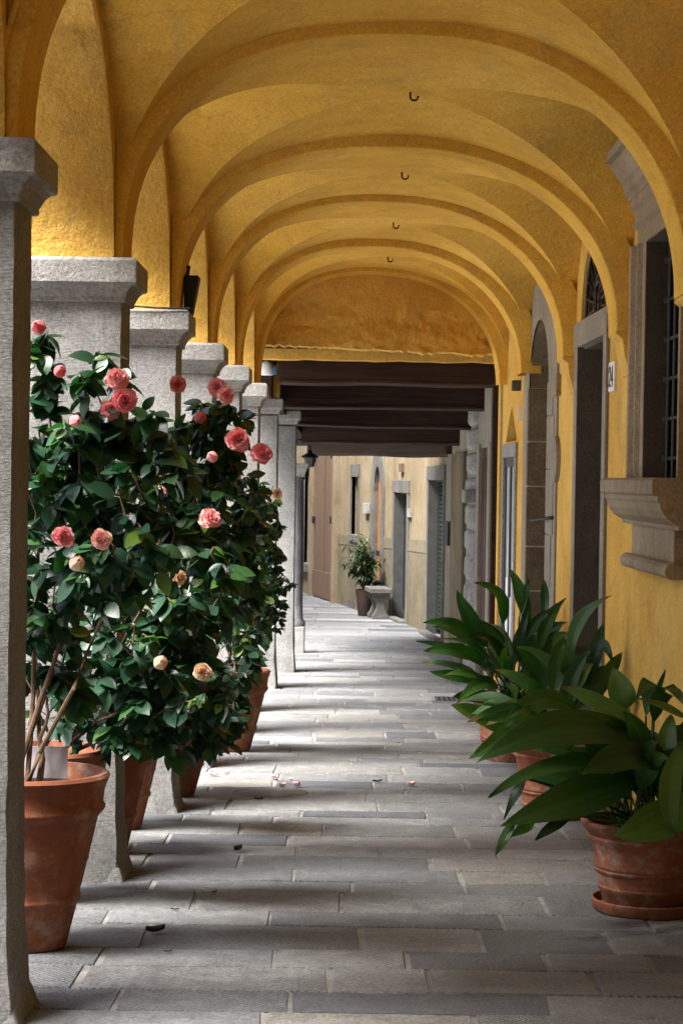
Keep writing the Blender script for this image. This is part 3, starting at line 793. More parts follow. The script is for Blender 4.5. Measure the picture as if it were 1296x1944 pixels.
# ================================================================== TIMBER-ROOFED PASSAGE BEYOND THE VAULTS
pas = empty('timber_passage', (.3, 22, fz(22)), 'dark timber beamed passage of the old house beyond the yellow vaults', 'building')
def bz(py, Y): return P(700, py, Y).z
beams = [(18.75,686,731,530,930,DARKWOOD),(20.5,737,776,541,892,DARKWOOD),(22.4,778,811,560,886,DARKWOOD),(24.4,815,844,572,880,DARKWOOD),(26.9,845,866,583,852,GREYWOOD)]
for (Y, t, b, xa, xb, m) in beams:
    mb = MB(); N = 14; x0 = P(xa,t,Y).x; x1 = max(P(xb,t,Y).x, Xw(Y)+.05) if xb > 870 else P(xb,t,Y).x
    z0, z1 = bz(b,Y), bz(t,Y)+.06
    rows = []
    for i in range(N+1):
        x = x0+(x1-x0)*i/N; w = .014*noise.noise(Vector((x*1.7,Y,1))); w2 = .010*noise.noise(Vector((x*2.4,Y,9)))
        rows.append([(x,Y-.01+w2,z1),(x,Y+w2,z0+.025+w),(x,Y+.025+w2,z0+w),(x,Y+.26,z0+w),(x,Y+.28,z1)])
    mb.add([p for r in rows for p in r], [(i*5+j,i*5+j+1,(i+1)*5+j+1,(i+1)*5+j) for i in range(N) for j in range(4)]+[(0,1,2,3,4),tuple(N*5+j for j in (4,3,2,1,0))])
    bm_ = mb.build('beam', m, pas, sharp=40)
    if m is DARKWOOD:  # paler strip stands in for light caught on the bottom chamfer
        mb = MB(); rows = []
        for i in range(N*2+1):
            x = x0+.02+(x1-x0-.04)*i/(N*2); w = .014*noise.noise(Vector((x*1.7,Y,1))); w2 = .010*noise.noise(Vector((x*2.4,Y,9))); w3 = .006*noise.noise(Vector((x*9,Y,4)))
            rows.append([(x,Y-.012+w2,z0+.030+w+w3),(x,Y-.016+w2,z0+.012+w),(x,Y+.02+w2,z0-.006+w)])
        mb.add([p for r in rows for p in r], [(i*3+j,i*3+j+1,(i+1)*3+j+1,(i+1)*3+j) for i in range(N*2) for j in range(2)]); mb.build('lit_edge', EDGEWOOD, bm_)
mb = MB()
ysC = [18.4]+[b[0]+.14 for b in beams]; 
zC = [bz(672,18.4)+.05]+[bz(b[1],b[0])+.05 for b in beams]
for (ya,yb),(za,zb) in zip(zip(ysC,ysC[1:]),zip(zC,zC[1:])):
    nx = 9
    for i in range(nx):
        xa = -1.2+2.7*i/nx; xb = -1.2+2.7*(i+1)/nx-.012
        mb.hexa([(xa,ya,za),(xb,ya,za),(xb,yb,zb),(xa,yb,zb),(xa,ya,za+.03),(xb,ya,za+.03),(xb,yb,zb+.03),(xa,yb,zb+.03)])
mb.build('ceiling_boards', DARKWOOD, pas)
mb = MB(); mb.box(-1.25, 3.5, 18.45, 27.25, 3.1, 8.0); mb.build('upper_storey', CREAM, pas)
mb = MB(); c = P(864,853,26.0); mb.box(c.x-.12, Xw(26)+.05, 25.9, 26.3, c.z-.06, c.z+.12); mb.build('beam_block', DARKWOOD, pas, bevel=.01)
# longitudinal beam over the last pillars, and the yellow pier with plaster strip
mb = MB()
ya, yb = 19.2, 27.2
mb.hexa([(Xs(ya)-.30,ya,zcap(19.65)+.004),(Xs(ya)-.04,ya,zcap(19.65)+.004),(Xs(24.9)+.0,yb,zcap(27)-.18),(Xs(24.9)-.28,yb,zcap(27)-.18),(Xs(ya)-.30,ya,3.15),(Xs(ya)-.04,ya,3.15),(Xs(24.9),yb,3.15),(Xs(24.9)-.28,yb,3.15)])
mb.build('wall_plate', DARKWOOD, pas)
mb = MB(); x0, x1 = P(499,700,19.35).x-.1, P(530,700,19.35).x
mb.box(x0, x1, 19.46, 19.80, zcap(19.65)+.003, P(515,664,19.4).z+.25); mb.build('pier', OCHRE, pas, bevel=.008)
mb = MB(); zt = bz(661,18.5)+.12; zb = bz(684,18.5)
N = 30; rows = []
for i in range(N+1):
    x = -.8+2.3*i/N; w = .012*noise.noise(Vector((x*5,3,1)))+.006*noise.noise(Vector((x*17,3,1)))
    rows.append([(x,18.50,zt),(x,18.50,zb+w),(x,18.72,zb+w)])
mb.add([p for r in rows for p in r], [(i*3+j,i*3+j+1,(i+1)*3+j+1,(i+1)*3+j) for i in range(N) for j in range(2)]); mb.build('plaster_band', OCHRE, pas)
# right wall of the passage
mb = MB(); RDA, RDB = yp(924), yp(910)
rdz = P(917,850,(RDA+RDB)/2).z
wall_strips(mb, 18.4, 27.4, 3.2, [(RDA,RDB,lambda y: fz(y)-.3,rdz)], .6); mb.build('wall', PALE, pas)
mb = MB(); y = yp(940.5); wbox(mb, 18.46, 18.66, .0, .02, fz(18.5), 2.62); mb.build('yellow_jamb', OCHRE, pas)
mb = MB(); wbox(mb, 18.74, 18.90, .0, .06, fz(18.7), P(940,714,18.8).z); mb.build('timber_post', DARKWOOD, pas, bevel=.006)
mb = MB(); y0 = RDB; wbox(mb, RDB+.002, RDB+.30, -.03, .022, fz(20)-.02, rdz+.04); wbox(mb, RDA-.25, RDA-.002, -.03, .010, fz(20)-.02, rdz+.04)
dd_ = mb.build('door', PALE, pas, bevel=.005); dd_['label'] = 'dark red door between white jambs'
mb = MB(); wbox(mb, RDA-.02, RDB+.02, -.06, -.022, fz(20), rdz); 
for i in range(3): wbox(mb, RDA+.05+i*(RDB-RDA)/3, RDA+(i+1)*(RDB-RDA)/3-.02, -.022, -.010, fz(20)+.2, rdz-.1)
mb.build('door_leaf', REDWOOD, dd_)
# rusticated portal edge: a stack of rounded blocks
ua, ub = yp(905), yp(889); q = random.Random(8)
mb = MB(); z = fz(ua)-.02; zt = P(895,726,ua).z+.1
while z < zt-.03:
    h = min(q.uniform(.24,.36), zt-z); n = 10
    for (a, b, dp) in ((ua, ua+.34+q.uniform(-.02,.03), .085), (ua+.36+q.uniform(0,.05), ub+.25, .05)):
        vs = []; fs = []; 
        for i in range(n+1):
            for j in range(n+1):
                f, g = i/n, j/n; e = min(1, 5*min(f,1-f))**.5*min(1, 5*min(g,1-g))**.5
                yy = a+(b-a)*f; zz = z+.008+(h-.016)*g
                vs.append(wq(yy, -.01+dp*e*(1+.22*noise.noise(Vector((yy*6,zz*6,2)))), zz))
        fs = [(i*(n+1)+j,(i+1)*(n+1)+j,(i+1)*(n+1)+j+1,i*(n+1)+j+1) for i in range(n) for j in range(n)]
        mb.add(vs, fs)
    z += h
mb.build('rusticated_stones', GREY, pas, sharp=50)
mb = MB(); wbox(mb, ub+.4, yp(862), .0, .05, fz(24)-.05, P(875,860,24).z); mb.build('stone_facing', WAINS, pas, bevel=.01)
mb = MB(); zb = P(893,1000-30,ua).z; wbox(mb, ua-.02, ua+.5, .0, .13, P(893,955,ua).z, P(893,930,ua).z); mb.build('stone_bracket', GREY, pas, bevel=.01)

# lantern under the far beams
c = P(588,872,25.6)
root = empty('street_lantern', c, 'black iron lantern on a curved bracket under the far timber beams', 'lamp')
mb = MB(); mb.lathe([(.001,.12),(.02,.115),(.03,.08),(.10,.04),(.105,.02),(.001,.02)], (0,0,0), 20); part_local(mb, 'hood', IRON, root)
mb = MB(); mb.lathe([(.075,.02),(.05,-.09),(.001,-.1)], (0,0,0), 6); part_local(mb, 'glass', GREYDOOR, root)
mb = MB(); mb.tube([(0,0,.1),(0,0,.16),(-.08,0,.24),(-.2,0,.22),(-.26,0,.1)], .012, 8); part_local(mb, 'bracket', IRON, root)

# ================================================================== FAR CREAM HOUSE
ch = empty('cream_house', (.4, 36, fz(36)), 'sunlit cream plastered house with stone doorways where the street bends left', 'building')
def zf(px, py): return P(px, py, yp(px, py)).z
D2 = (yp(843), yp(815)); d2z = zf(825,912)
D1 = (yp(774), yp(750)); d1z = zf(765,936)
AO = (yp(724), yp(711)); aoz = zf(716,905); 
def ao_top(y): return aoz-.25+.42*max(0, 1-abs(2*(y-AO[0])/(AO[1]-AO[0])-1)**2.0)**.6
WN = (yp(680), yp(667)); wn0, wn1 = zf(672,1015), zf(672,905)
GT = (yp(638), yp(602)); gtz = zf(620,868)
LW = (yp(591), yp(578)); lw0, lw1 = zf(585,1070), zf(585,888)
lo = lambda y: fz(y)-.3
mb = MB()
wall_strips(mb, 27.42, 47.9, 7.5, [(D2[0],D2[1],lo,d2z),(D1[0],D1[1],lo,d1z),(AO[0]-.02,AO[1]+.02,lo,lambda y: ao_top(min(max(y,AO[0]),AO[1]))+.03),(WN[0],WN[1],wn0,wn1),(LW[0],LW[1],lw0,lw1)], .5, .45)
mb.build('wall', CREAM, ch)
def doorway(pa, y0, y1, z, fw, m, lab, leaf, inset=.15, lint=.18):
    mb = MB(); wbox(mb, y0-fw, y0, -.05, .03, (fz(y0)-.05,)*2, z); wbox(mb, y1, y1+fw, -.05, .03, (fz(y1)-.05,)*2, z)
    wbox(mb, y0-fw-.02, y1+fw+.02, -.05, .035, z+.001, z+lint)
    d = mb.build('doorway', m, pa, bevel=.006); d['label'] = lab
    mb = MB(); wbox(mb, y1-.01, y1+.06, -inset, .026, (fz(y1)-.05,)*2, z); wbox(mb, y0, y1-.011, -inset, -.051, z-.02, z-.004); mb.build('reveal', GREYDOOR, d)
    mb = MB(); wbox(mb, y0-.02, y1+.02, -inset-.06, -inset, fz(y0)-.1, z+.02); o = mb.build('door_leaf', leaf, d)
    mb = MB(); wbox(mb, y0-.1, y1+.1, .0, .12, (fz(y0)-.05, fz(y1)-.05), (fz(y0)+.05, fz(y1)+.05)); mb.build('doorstep', FARST, d, bevel=.01)
    return d
d = doorway(ch, D2[0], D2[1], d2z, .22, FARST, 'doorway with dark green shutter slats', DARKPANE, lint=.2)
mb = MB(); a = D2[0]+.02
k = 0; z = fz(a)+.05
while z < d2z-.06:
    wbox(mb, D2[1]-1.2, D2[1]-.02, -.14, -.12, z, z+.045); z += .062
wbox(mb, D2[1]-.09, D2[1]-.012, -.148, -.10, fz(a)+.02, d2z); mb.build('shutter', SHUTTER, d)
d = doorway(ch, D1[0], D1[1], d1z, .2, FARST, 'plain stone doorway with a dark glazed leaf', GREYDOOR, lint=.2)
mb = MB(); wbox(mb, D1[1]-.9, D1[1]-.05, -.149, -.13, fz(33)+.15, d1z-.05); mb.build('pane', DARKPANE, d)
# pointed arch doorway with an orange door
mb = MB(); N = 24
o_ = [(AO[0]-.22, fz(AO[0])-.05)]+[(AO[0]-.22+(AO[1]-AO[0]+.44)*i/N, aoz-.15+.66*max(0,1-abs(2*i/N-1)**2)**.6) for i in range(N+1)]+[(AO[1]+.22, fz(AO[1])-.05)]
i_ = [(AO[0], fz(AO[0])-.05)]+[(AO[0]+(AO[1]-AO[0])*i/N, ao_top(AO[0]+(AO[1]-AO[0])*i/N)) for i in range(N+1)]+[(AO[1], fz(AO[1])-.05)]
n = len(o_)
vs = [wq(y,.03,z) for y,z in o_]+[wq(y,.03,z) for y,z in i_]+[wq(y,-.40,z) for y,z in i_]+[wq(y,-.02,z) for y,z in o_]
mb.add(vs, [f for i in range(n-1) for f in ((i,i+1,n+i+1,n+i),(n+i,n+i+1,2*n+i+1,2*n+i),(3*n+i,3*n+i+1,i+1,i))])
d = mb.build('arched_doorway', FARST, ch); d['label'] = 'pointed grey stone arch round an orange wooden door'
mb = MB(); wbox(mb, AO[0]-.01, AO[1]+.01, -.10, -.06, fz(AO[0])-.05, aoz+.3)
for i in range(4): 
    w_ = (AO[1]-AO[0])/4; wbox(mb, AO[0]+i*w_+.02, AO[0]+(i+1)*w_-.02, -.06, -.05, fz(AO[0]), aoz+.2)
dl = mb.build('door_leaf', ORANGEWOOD, d)
mb = MB(); wbox(mb, AO[0]+.1, AO[0]+.5, -.048, -.03, fz(35)+1.0, fz(35)+1.06); mb.build('handle', IRON, dl)
# barred window
mb = MB(); e = .12
wbox(mb, WN[0]-e, WN[0], -.06, .02, wn0, wn1); wbox(mb, WN[1], WN[1]+e, -.06, .02, wn0, wn1); wbox(mb, WN[0]-e, WN[1]+e, -.06, .024, wn1+.001, wn1+.22); wbox(mb, WN[0]-e, WN[1]+e, -.06, .05, wn0-.12, wn0-.001)
w = mb.build('window', FARST, ch); w['label'] = 'narrow barred window in a grey stone frame'
mb = MB(); wbox(mb, WN[0]-.02, WN[1]+.02, -.32, -.30, wn0-.02, wn1+.02); mb.build('pane', DARKPANE, w)
mb = MB()
for i in range(5): y = WN[0]+(WN[1]-WN[0])*(i+.5)/5; mb.tube([wq(y,-.1,wn0),wq(y,-.1,wn1)], .012, 6)
for i in range(7): z = wn0+(wn1-wn0)*(i+.5)/7; mb.tube([wq(WN[0],-.1,z),wq(WN[1],-.1,z)], .012, 6)
mb.build('grille', IRON, w)
mb = MB()
wbox(mb, LW[0]-.1, LW[0], -.06, .02, lw0, lw1); wbox(mb, LW[1], LW[1]+.1, -.06, .02, lw0, lw1); wbox(mb, LW[0]-.1, LW[1]+.1, -.06, .024, lw1+.001, lw1+.12); wbox(mb, LW[0]-.15, LW[1]+.15, -.06, .10, lw0-.16, lw0-.001)
w = mb.build('window', FARST, ch); w['label'] = 'tall narrow window beside the brown gate'
mb = MB(); wbox(mb, LW[0]-.02, LW[1]+.02, -.25, -.2, lw0-.02, lw1+.02); mb.build('pane', GREYDOOR, w)
# wooden gate of vertical boards
mb = MB(); nb = 7; gz0 = fz(GT[1])+.02
for i in range(nb):
    a = GT[0]+(GT[1]-GT[0])*i/nb; b = GT[0]+(GT[1]-GT[0])*(i+1)/nb
    wbox(mb, a+.012, b-.012, .01, .06+(.02 if i == 3 else 0), (fz(a)+.02, fz(b)+.02), gtz+.35)
wbox(mb, GT[0], GT[1], .06, .085, (fz(GT[0])+.02, fz(GT[1])+.02), (fz(GT[0])+.55, fz(GT[1])+.55))
g = mb.build('gate', GATEWOOD, ch, bevel=.006); g['label'] = 'tall brown plank gate'
for y in (GT[0]+.02, GT[1]-.12):
    for z in (1.5, 2.75): mb = MB(); wbox(mb, y, y+.1, .061, .12, fz(y)+z, fz(y)+z+.14); mb.build('hinge', IRON, g)
for a, b in ((GT[0]-.5,GT[0]-.05),(GT[1]+.05,GT[1]+.55)):
    mb = MB(); wbox(mb, a, b, -.01, .10, (fz(a)-.05,fz(b)-.05), gtz+.6); mb.build('gate_jamb', CREAM, ch, bevel=.015)
# wainscot bands
for a, b in ((27.5, D2[0]-.24), (D2[1]+.24, D1[0]-.22), (D1[1]+.22, AO[0]-.24), (AO[1]+.24, GT[0]-.52)):
    k = max(1, int((b-a)/.6)); mb = MB(); mc = MB()
    for i in range(k):
        ya, yb = a+(b-a)*i/k, a+(b-a)*(i+1)/k
        wbox(mb, ya, yb, -.01, .018, (fz(ya)-.1, fz(yb)-.1), (fz(ya)+1.12, fz(yb)+1.12))
        wbox(mc, ya, yb, -.01, .024, (fz(ya)+1.121, fz(yb)+1.121), (fz(ya)+1.30, fz(yb)+1.30))
    mb.build('wainscot', WAINS, ch); mc.build('wainscot_band', BAND, ch)
mb = MB(); y = yp(855,1010); wbox(mb, y-.35, y+.35, .0, .06, zf(855,1035), zf(855,990)); pi = mb.build('intercom_panel', IRON, ch, bevel=.01)
mb = MB(); y = yp(779,970); wbox(mb, y-.18, y+.12, .0, .04, zf(779,982), zf(779,966)); mb.build('number_plate', GREY, ch, bevel=.004)
mb = MB(); y = yp(699,960); wbox(mb, y-.14, y+.14, .0, .07, zf(699,975), zf(699,955)); 
o = mb.build('letter_box', GREY, ch, bevel=.006)
mb = MB(); y = yp(764,888); wbox(mb, y-.22, y+.14, .0, .05, zf(764,896), zf(764,880)); mb.build('wall_vent', GATEWOOD, ch)
mb = MB(); wbox(mb, yp(674,1150), yp(662,1150), .005, .03, zf(668,1160), zf(668,1142)); mb.build('cellar_vent', DARKPANE, ch)

# stone bench and potted shrub before it
Yb_ = 33.9; c = P(717,1170,Yb_); zb = fz(Yb_)
root = empty('stone_bench', (c.x, Yb_, zb), 'grey stone bench on scrolled feet between the potted shrub and the doorway', 'bench', rz=R(6))
mb = MB(); mb.box(-.17,.17,-.45,.45,.42,.50); mb.box(-.145,.145,-.42,.42,.385,.419); part_local(mb, 'seat', FARST, root, bevel=.012)
for yy in (-.30,.30):
    mb = MB(); pr = [(-.17,0),(-.17,.06),(-.12,.10),(-.08,.19),(-.10,.28),(-.17,.35),(-.17,.384),(.17,.384),(.17,.35),(.10,.28),(.08,.19),(.12,.10),(.17,.06),(.17,0)]
    n = len(pr); mb.add([(x*.78,yy-.06,z) for x,z in pr]+[(x*.78,yy+.06,z) for x,z in pr], [(i,(i+1)%n,n+(i+1)%n,n+i) for i in range(n)]+[tuple(range(n-1,-1,-1)),tuple(range(n,2*n))])
    part_local(mb, 'leg', FARST, root, bevel=.008)

# ================================================================== PLANTS
def leaf(mb, base, d, up, L, W, droop=.25, fold=.12, rows=3, prof=None):
    d = d.normalized(); s = d.cross(up)
    if s.length < 1e-4: s = d.cross(Vector((1,0,0)))
    s.normalize(); u = s.cross(d).normalized()
    P0 = prof or [0,.74,1,.96,.62,0] if rows == 4 else (prof or [0,.92,.78,0])
    n = len(P0)-1; vs = [base]; fs = []
    for i in range(1, n):
        t = i/n; c = base+d*(L*t)-u*(droop*L*t*t)
        w = W/2*P0[i]
        vs += [c-s*w+u*(fold*w), c, c+s*w+u*(fold*w)]
    vs.append(base+d*L-u*(droop*L*1.05))
    fs += [(0,1,2),(0,2,3)]
    for i in range(n-2):
        a = 1+3*i; fs += [(a,a+3,a+4,a+1),(a+1,a+4,a+5,a+2)]
    a = 1+3*(n-2); e = len(vs)-1
    fs += [(a,e,a+1),(a+1,e,a+2)]
    mb.add(vs, fs)

def pot_profile(R0, H, rim=.13, foot=.50):
    rb = R0*foot; t = .022
    def rw(z): return rb+(R0*.9-rb)*(z/(H-rim))
    p = [(.001,0),(rb-.012,0),(rb,.012)]
    g = .55*min(1, H/.55)
    za = (H-rim)*.36
    p += [(rw(za-.012),za-.012),(rw(za)+.012*g,za-.004),(rw(za)+.014*g,za+.008),(rw(za)+.004*g,za+.018),(rw(za+.05),za+.05)]
    zb = (H-rim)*.62
    p += [(rw(zb),zb),(rw(zb)+.009*g,zb+.008),(rw(zb+.02),zb+.02)]
    z = H-rim
    p += [(rw(z-.03),z-.03),(R0*.915,z-.016),(R0*.955,z-.004),(R0*.965,z+.008),(R0*.935,z+.02),(R0*.955,z+rim*.55),(R0*.995,H-.03),(R0+.006,H-.012),(R0-.004,H),(R0-t,H),(R0-t-.004,H-.02),(R0*.88-t,H-.09),(.001,H-.09)]
    return p

def small_pot(R0, H, foot):
    rb = R0*foot; k = (R0*.86-rb)/(H-.06)
    w = lambda z: rb+k*z
    return [(.001,0),(rb-.01,0),(rb,.01),(w(.05),.05),(w(.058)+.006,.056),(w(.07)+.007,.07),(w(.078),.076),
            (w(.125),.125),(w(.13)+.007,.129),(w(.14)+.008,.139),(w(.148)+.001,.146),(w(.152)+.006,.151),(w(.160)+.006,.160),(w(.168),.167),
            (w(.22),.22),(w(H-.085),H-.085),(R0*.90,H-.07),(R0*.905,H-.06),(R0*.89,H-.055),(R0*.93,H-.045),(R0*.965,H-.03),(R0,H-.018),(R0+.002,H-.006),(R0-.006,H),(R0-.024,H),(R0-.028,H-.02),(R0*.8,H-.07),(.001,H-.07)]

def camellia(Y, X, H, R0, label, blobs, stems, nt, lsz, seed, lab_f, flowers=(), potlabel=None, sparse=0):
    """potted shrub: blobs = list of (centre, radii) in world space that the crown fills"""
    q = random.Random(seed); z0 = fz(Y)
    root = empty('potted_camellia', (X, Y, z0), label, 'potted plant', 'potted camellias between the pillars')
    mb = MB(); mb.lathe(pot_profile(R0, H), (X, Y, z0), 48); pot = mb.build('pot', TERRA, root)
    mb = MB(); vs = [(X,Y,z0+H-.045)]; n = 28
    mb.lathe([(R0-.03,H-.06),(R0*.6,H-.05),(R0*.3,H-.035),(.001,H-.03)], (X,Y,z0), 28); mb.build('soil', SOIL, root)
    base = Vector((X, Y, z0+H-.05)); nodes = []; st = MB(); st.smooth = True
    tot = sum((b[1].x*b[1].y*b[1].z)**.62 for b in blobs)
    for i in range(stems):
        bc, br = blobs[i % len(blobs)]
        tgt = bc+Vector((q.uniform(-.7,.7)*br.x, q.uniform(-.7,.7)*br.y, q.uniform(.1,.85)*br.z))
        a = base+Vector((q.uniform(-.05,.05), q.uniform(-.05,.05), 0)); mid = a.lerp(tgt, .45)+Vector((q.uniform(-.05,.05), q.uniform(-.05,.05), .10))
        pts = [a.lerp(mid,t).lerp(mid.lerp(tgt,t),t)+Vector((noise.noise(Vector((i,t*4,seed)))*.03, noise.noise(Vector((t*4,i,seed)))*.03, 0)) for t in [j/8 for j in range(9)]]
        st.tube(pts, .0105, 7, .0035); nodes += pts[2:]
    fo = MB(); up = Vector((0,0,1)); tips = []
    for i in range(nt):
        r = q.random()*tot; acc = 0
        for bc, br in blobs:
            acc += (br.x*br.y*br.z)**.62
            if r <= acc: break
        while True:
            v = Vector((q.uniform(-1,1), q.uniform(-1,1), q.uniform(-1,1)))
            if .25 < v.length < 1 and q.random() < v.length: break
        tips.append((bc+Vector((v.x*br.x, v.y*br.y, v.z*br.z)), v))
    tips.sort(key=lambda e: (e[0]-base).length)
    for tip, v in tips:
        nd = min(nodes, key=lambda p: (p-tip).length+.35*max(0, p.z-tip.z)+q.uniform(0,.05))
        mid = nd.lerp(tip,.5)+Vector((q.uniform(-.02,.02),q.uniform(-.02,.02),.03))
        st.tube([nd, mid, tip], .0042, 4, .0018, cap=False); nodes += [mid, tip]
        dirn = (tip-mid).normalized(); dirn = (dirn+Vector((v.x*.4,v.y*.4,-.08))).normalized()
        nl = q.randint(6,9); side = dirn.cross(up)
        side = side.normalized() if side.length > .05 else Vector((1,0,0))
        tone = q.uniform(.15,.6)
        for j in range(nl):
            t = 1-j*.14; b = mid.lerp(tip, max(0,t))+Vector((q.uniform(-.006,.006),)*3)
            ang = j*2.4+q.uniform(-.5,.5)
            w = (side*math.cos(ang)+up*(math.sin(ang)*.55)+dirn*q.uniform(.25,.9)).normalized()
            w.z -= q.uniform(.05,.45)
            fo.cur = min(1, max(0, tone+q.gauss(0,.16)+(.4 if q.random() < .10 else 0)))
            nrm = (up*.8+Vector((q.uniform(-.7,.5),q.uniform(-1.1,.3),q.uniform(-.2,.3)))).normalized()
            s_ = lsz*q.uniform(.55,1.15)
            leaf(fo, b, w, nrm, s_, s_*q.uniform(.50,.62), q.uniform(.05,.35), q.uniform(.05,.3), 4)
    st.build('stem', BARK, root)
    fo.smooth = True; fo.sm = [True]*len(fo.f)
    fo.build('foliage', CAMLEAF, root, attr=True)
    for (p, r, tone) in flowers: flower(root, p, r, tone, q)
    return root

def flower(root, p, r, tone, q):
    mb = MB(); mb.smooth = True
    view = (Vector((0,0,ZC))-p).normalized()
    ax = (view+Vector((q.uniform(-.5,.5),q.uniform(-.2,.2),q.uniform(-.1,.5)))).normalized()
    a = ax.cross(Vector((0,0,1))).normalized(); b = a.cross(ax).normalized()
    if r < .032:        # bud or half-open bloom
        n = 5
        for k in range(3):
            for i in range(n):
                th = 2*math.pi*(i+k*.5)/n; rr_ = r*(1-.2*k)
                mb.cur = min(1,max(0,tone+q.uniform(-.12,.12)))
                o = a*math.cos(th)+b*math.sin(th); s = ax.cross(o)
                vs = []
                for ii in range(4):
                    t = ii/3; prof_r = rr_*math.sin(math.pi*(.12+.80*t))
                    for jj in (-1,0,1): vs.append(p+ax*(r*(2.2*t-.9))+o*prof_r*(1 if jj==0 else .88)+s*(jj*.62*prof_r))
                mb.add(vs, [(ii*3+jj,(ii+1)*3+jj,(ii+1)*3+jj+1,ii*3+jj+1) for ii in range(3) for jj in range(2)])
    else:
        layers = [(8,1.0,.30,1.0),(8,.92,.55,.95),(7,.78,.80,.85),(7,.62,1.02,.75),(6,.45,1.22,.6),(5,.30,1.4,.5)]
        for li, (n, rad, tilt, wd) in enumerate(layers):
            off = q.uniform(0,6)
            for i in range(n):
                th = 2*math.pi*i/n+off+q.uniform(-.2,.2)
                o = a*math.cos(th)+b*math.sin(th); s = ax.cross(o)
                tl = tilt+q.uniform(-.18,.18); L = r*rad*q.uniform(.88,1.1)+r*.1*li*.6; W = r*.62*wd*q.uniform(.85,1.15)
                mb.cur = min(1, max(0, tone+q.uniform(-.22,.22)-.03*li+.08))
                vs = []; ph = q.uniform(0,6)
                for ii in range(5):
                    t = ii/4; bend = tl+.5*(.5-t)*(1 if li < 3 else -.6)
                    rad_ = L*t*math.cos(tl)*.92+r*.06; h = L*t*math.sin(tl)*(.62+.25*t)+r*.05*li-.10*r*t*t*(1 if li<2 else 0)
                    w = W*(math.sin(math.pi*(.12+.72*t)))*.95
                    for jj in range(-2,3):
                        ru = .10*r*t*math.sin(jj*2.1+ph)
                        vs.append(p+o*(rad_-.05*r*abs(jj))+ax*(h+ru+.05*r*abs(jj)*(1-t))+s*(w*jj/2))
                mb.add(vs, [(ii*5+jj,(ii+1)*5+jj,(ii+1)*5+jj+1,ii*5+jj+1) for ii in range(4) for jj in range(4)])
    return mb.build('flower', PETAL, root, attr=True)

def blob(px, py, Y, rx, ry, rz): return (P(px, py, Y), Vector((rx, ry, rz)))
def F(px, py, Y, rpx, tone): return (P(px, py, Y-.10), rpx*1.08/FPX*Y, min(1, tone+.08))
XL = lambda px, py, Y: P(px, py, Y).x
camellia(7.65, XL(52,1700,7.65), .64, .29, 'nearest potted pink camellia with a white card in its big terracotta pot', 
         [blob(130,880,7.6,.25,.3,.20), blob(235,900,7.6,.24,.3,.20), blob(120,1050,7.6,.26,.3,.20), blob(250,1060,7.5,.26,.3,.22), blob(90,1190,7.7,.12,.2,.10), blob(95,1310,7.75,.11,.15,.13), blob(66,690,7.6,.07,.12,.13), blob(185,725,7.6,.09,.12,.10), blob(115,750,7.6,.07,.1,.08), blob(250,790,7.6,.12,.12,.08)], 6, 255, .097, 21, '',
         [F(193,1024,7.2,20,.75), F(120,1020,7.25,22,.5), F(146,1070,7.25,14,.85), F(75,622,7.4,13,.15), F(114,706,7.5,11,.15), F(143,799,7.3,11,.6), F(222,722,7.5,23,.55), F(236,760,7.5,25,.3), F(208,778,7.6,20,.45)])
camellia(8.60, XL(83,1700,8.57), .62, .255, 'potted camellia with low hanging leaves, its pot close behind the nearest pot',
         [blob(215,1340,8.5,.26,.25,.22), blob(310,1300,8.5,.26,.25,.24), blob(250,1180,8.5,.30,.3,.24), blob(360,1130,8.5,.22,.25,.24), blob(350,1395,8.6,.15,.2,.10)], 5, 225, .096, 22, '',
         [F(268,918,8.15,18,.6), F(320,914,8.35,23,.4), F(340,1096,8.2,15,.9), F(305,1258,8.15,13,.92), F(384,1276,8.25,18,.9)])
camellia(9.84, XL(190,1600,9.84), .62, .255, 'tall potted camellia behind the second pillar with coral flowers along its right side',
         [blob(340,850,9.6,.26,.3,.22), blob(420,810,9.6,.14,.2,.16), blob(270,960,9.6,.30,.3,.26), blob(400,960,9.6,.26,.3,.24), blob(330,1110,9.7,.34,.34,.26), blob(460,880,9.7,.10,.16,.12), blob(440,1100,9.7,.14,.2,.22)], 6, 250, .095, 23, '',
         [F(338,731,9.4,18,.45), F(413,735,9.35,19,.5), F(428,750,9.3,17,.48), F(450,836,9.3,24,.35), F(497,863,9.4,22,.35), F(398,986,9.1,21,.6), F(404,868,9.2,10,.5), F(384,1078,9.2,7,.7), F(380,793,9.5,11,.15)])
camellia(10.62, XL(222,1550,10.6), .60, .25, 'potted camellia half hidden between the tall coral one and the third pillar',
         [blob(360,1240,10.5,.34,.3,.40), blob(405,1370,10.5,.16,.16,.14)], 5, 145, .090, 24, '', [F(355,1262,10.15,12,.9)])
camellia(11.9, XL(320,1480,11.9), .62, .30, 'potted camellia past the third pillar with its terracotta rim showing among dark leaves',
         [blob(420,1180,11.7,.28,.3,.40), blob(435,1330,11.6,.12,.14,.16), blob(445,1020,11.8,.22,.25,.35)], 5, 145, .086, 25, '', [])
camellia(14.25, XL(440,1390,14.2), .55, .25, 'small leaved potted camellia with pale buds in front of the white pillars',
         [blob(478,1050,14.1,.20,.25,.52), blob(500,1160,14.0,.15,.2,.22), blob(505,960,14.1,.09,.12,.16), blob(530,1110,13.9,.10,.1,.05)], 6, 235, .068, 26, '',
         [F(526,937,13.8,11,1.0), F(470,1166,13.8,7,1.0), F(500,1190,13.8,6,1.0), F(435,930,13.9,6,.95)])
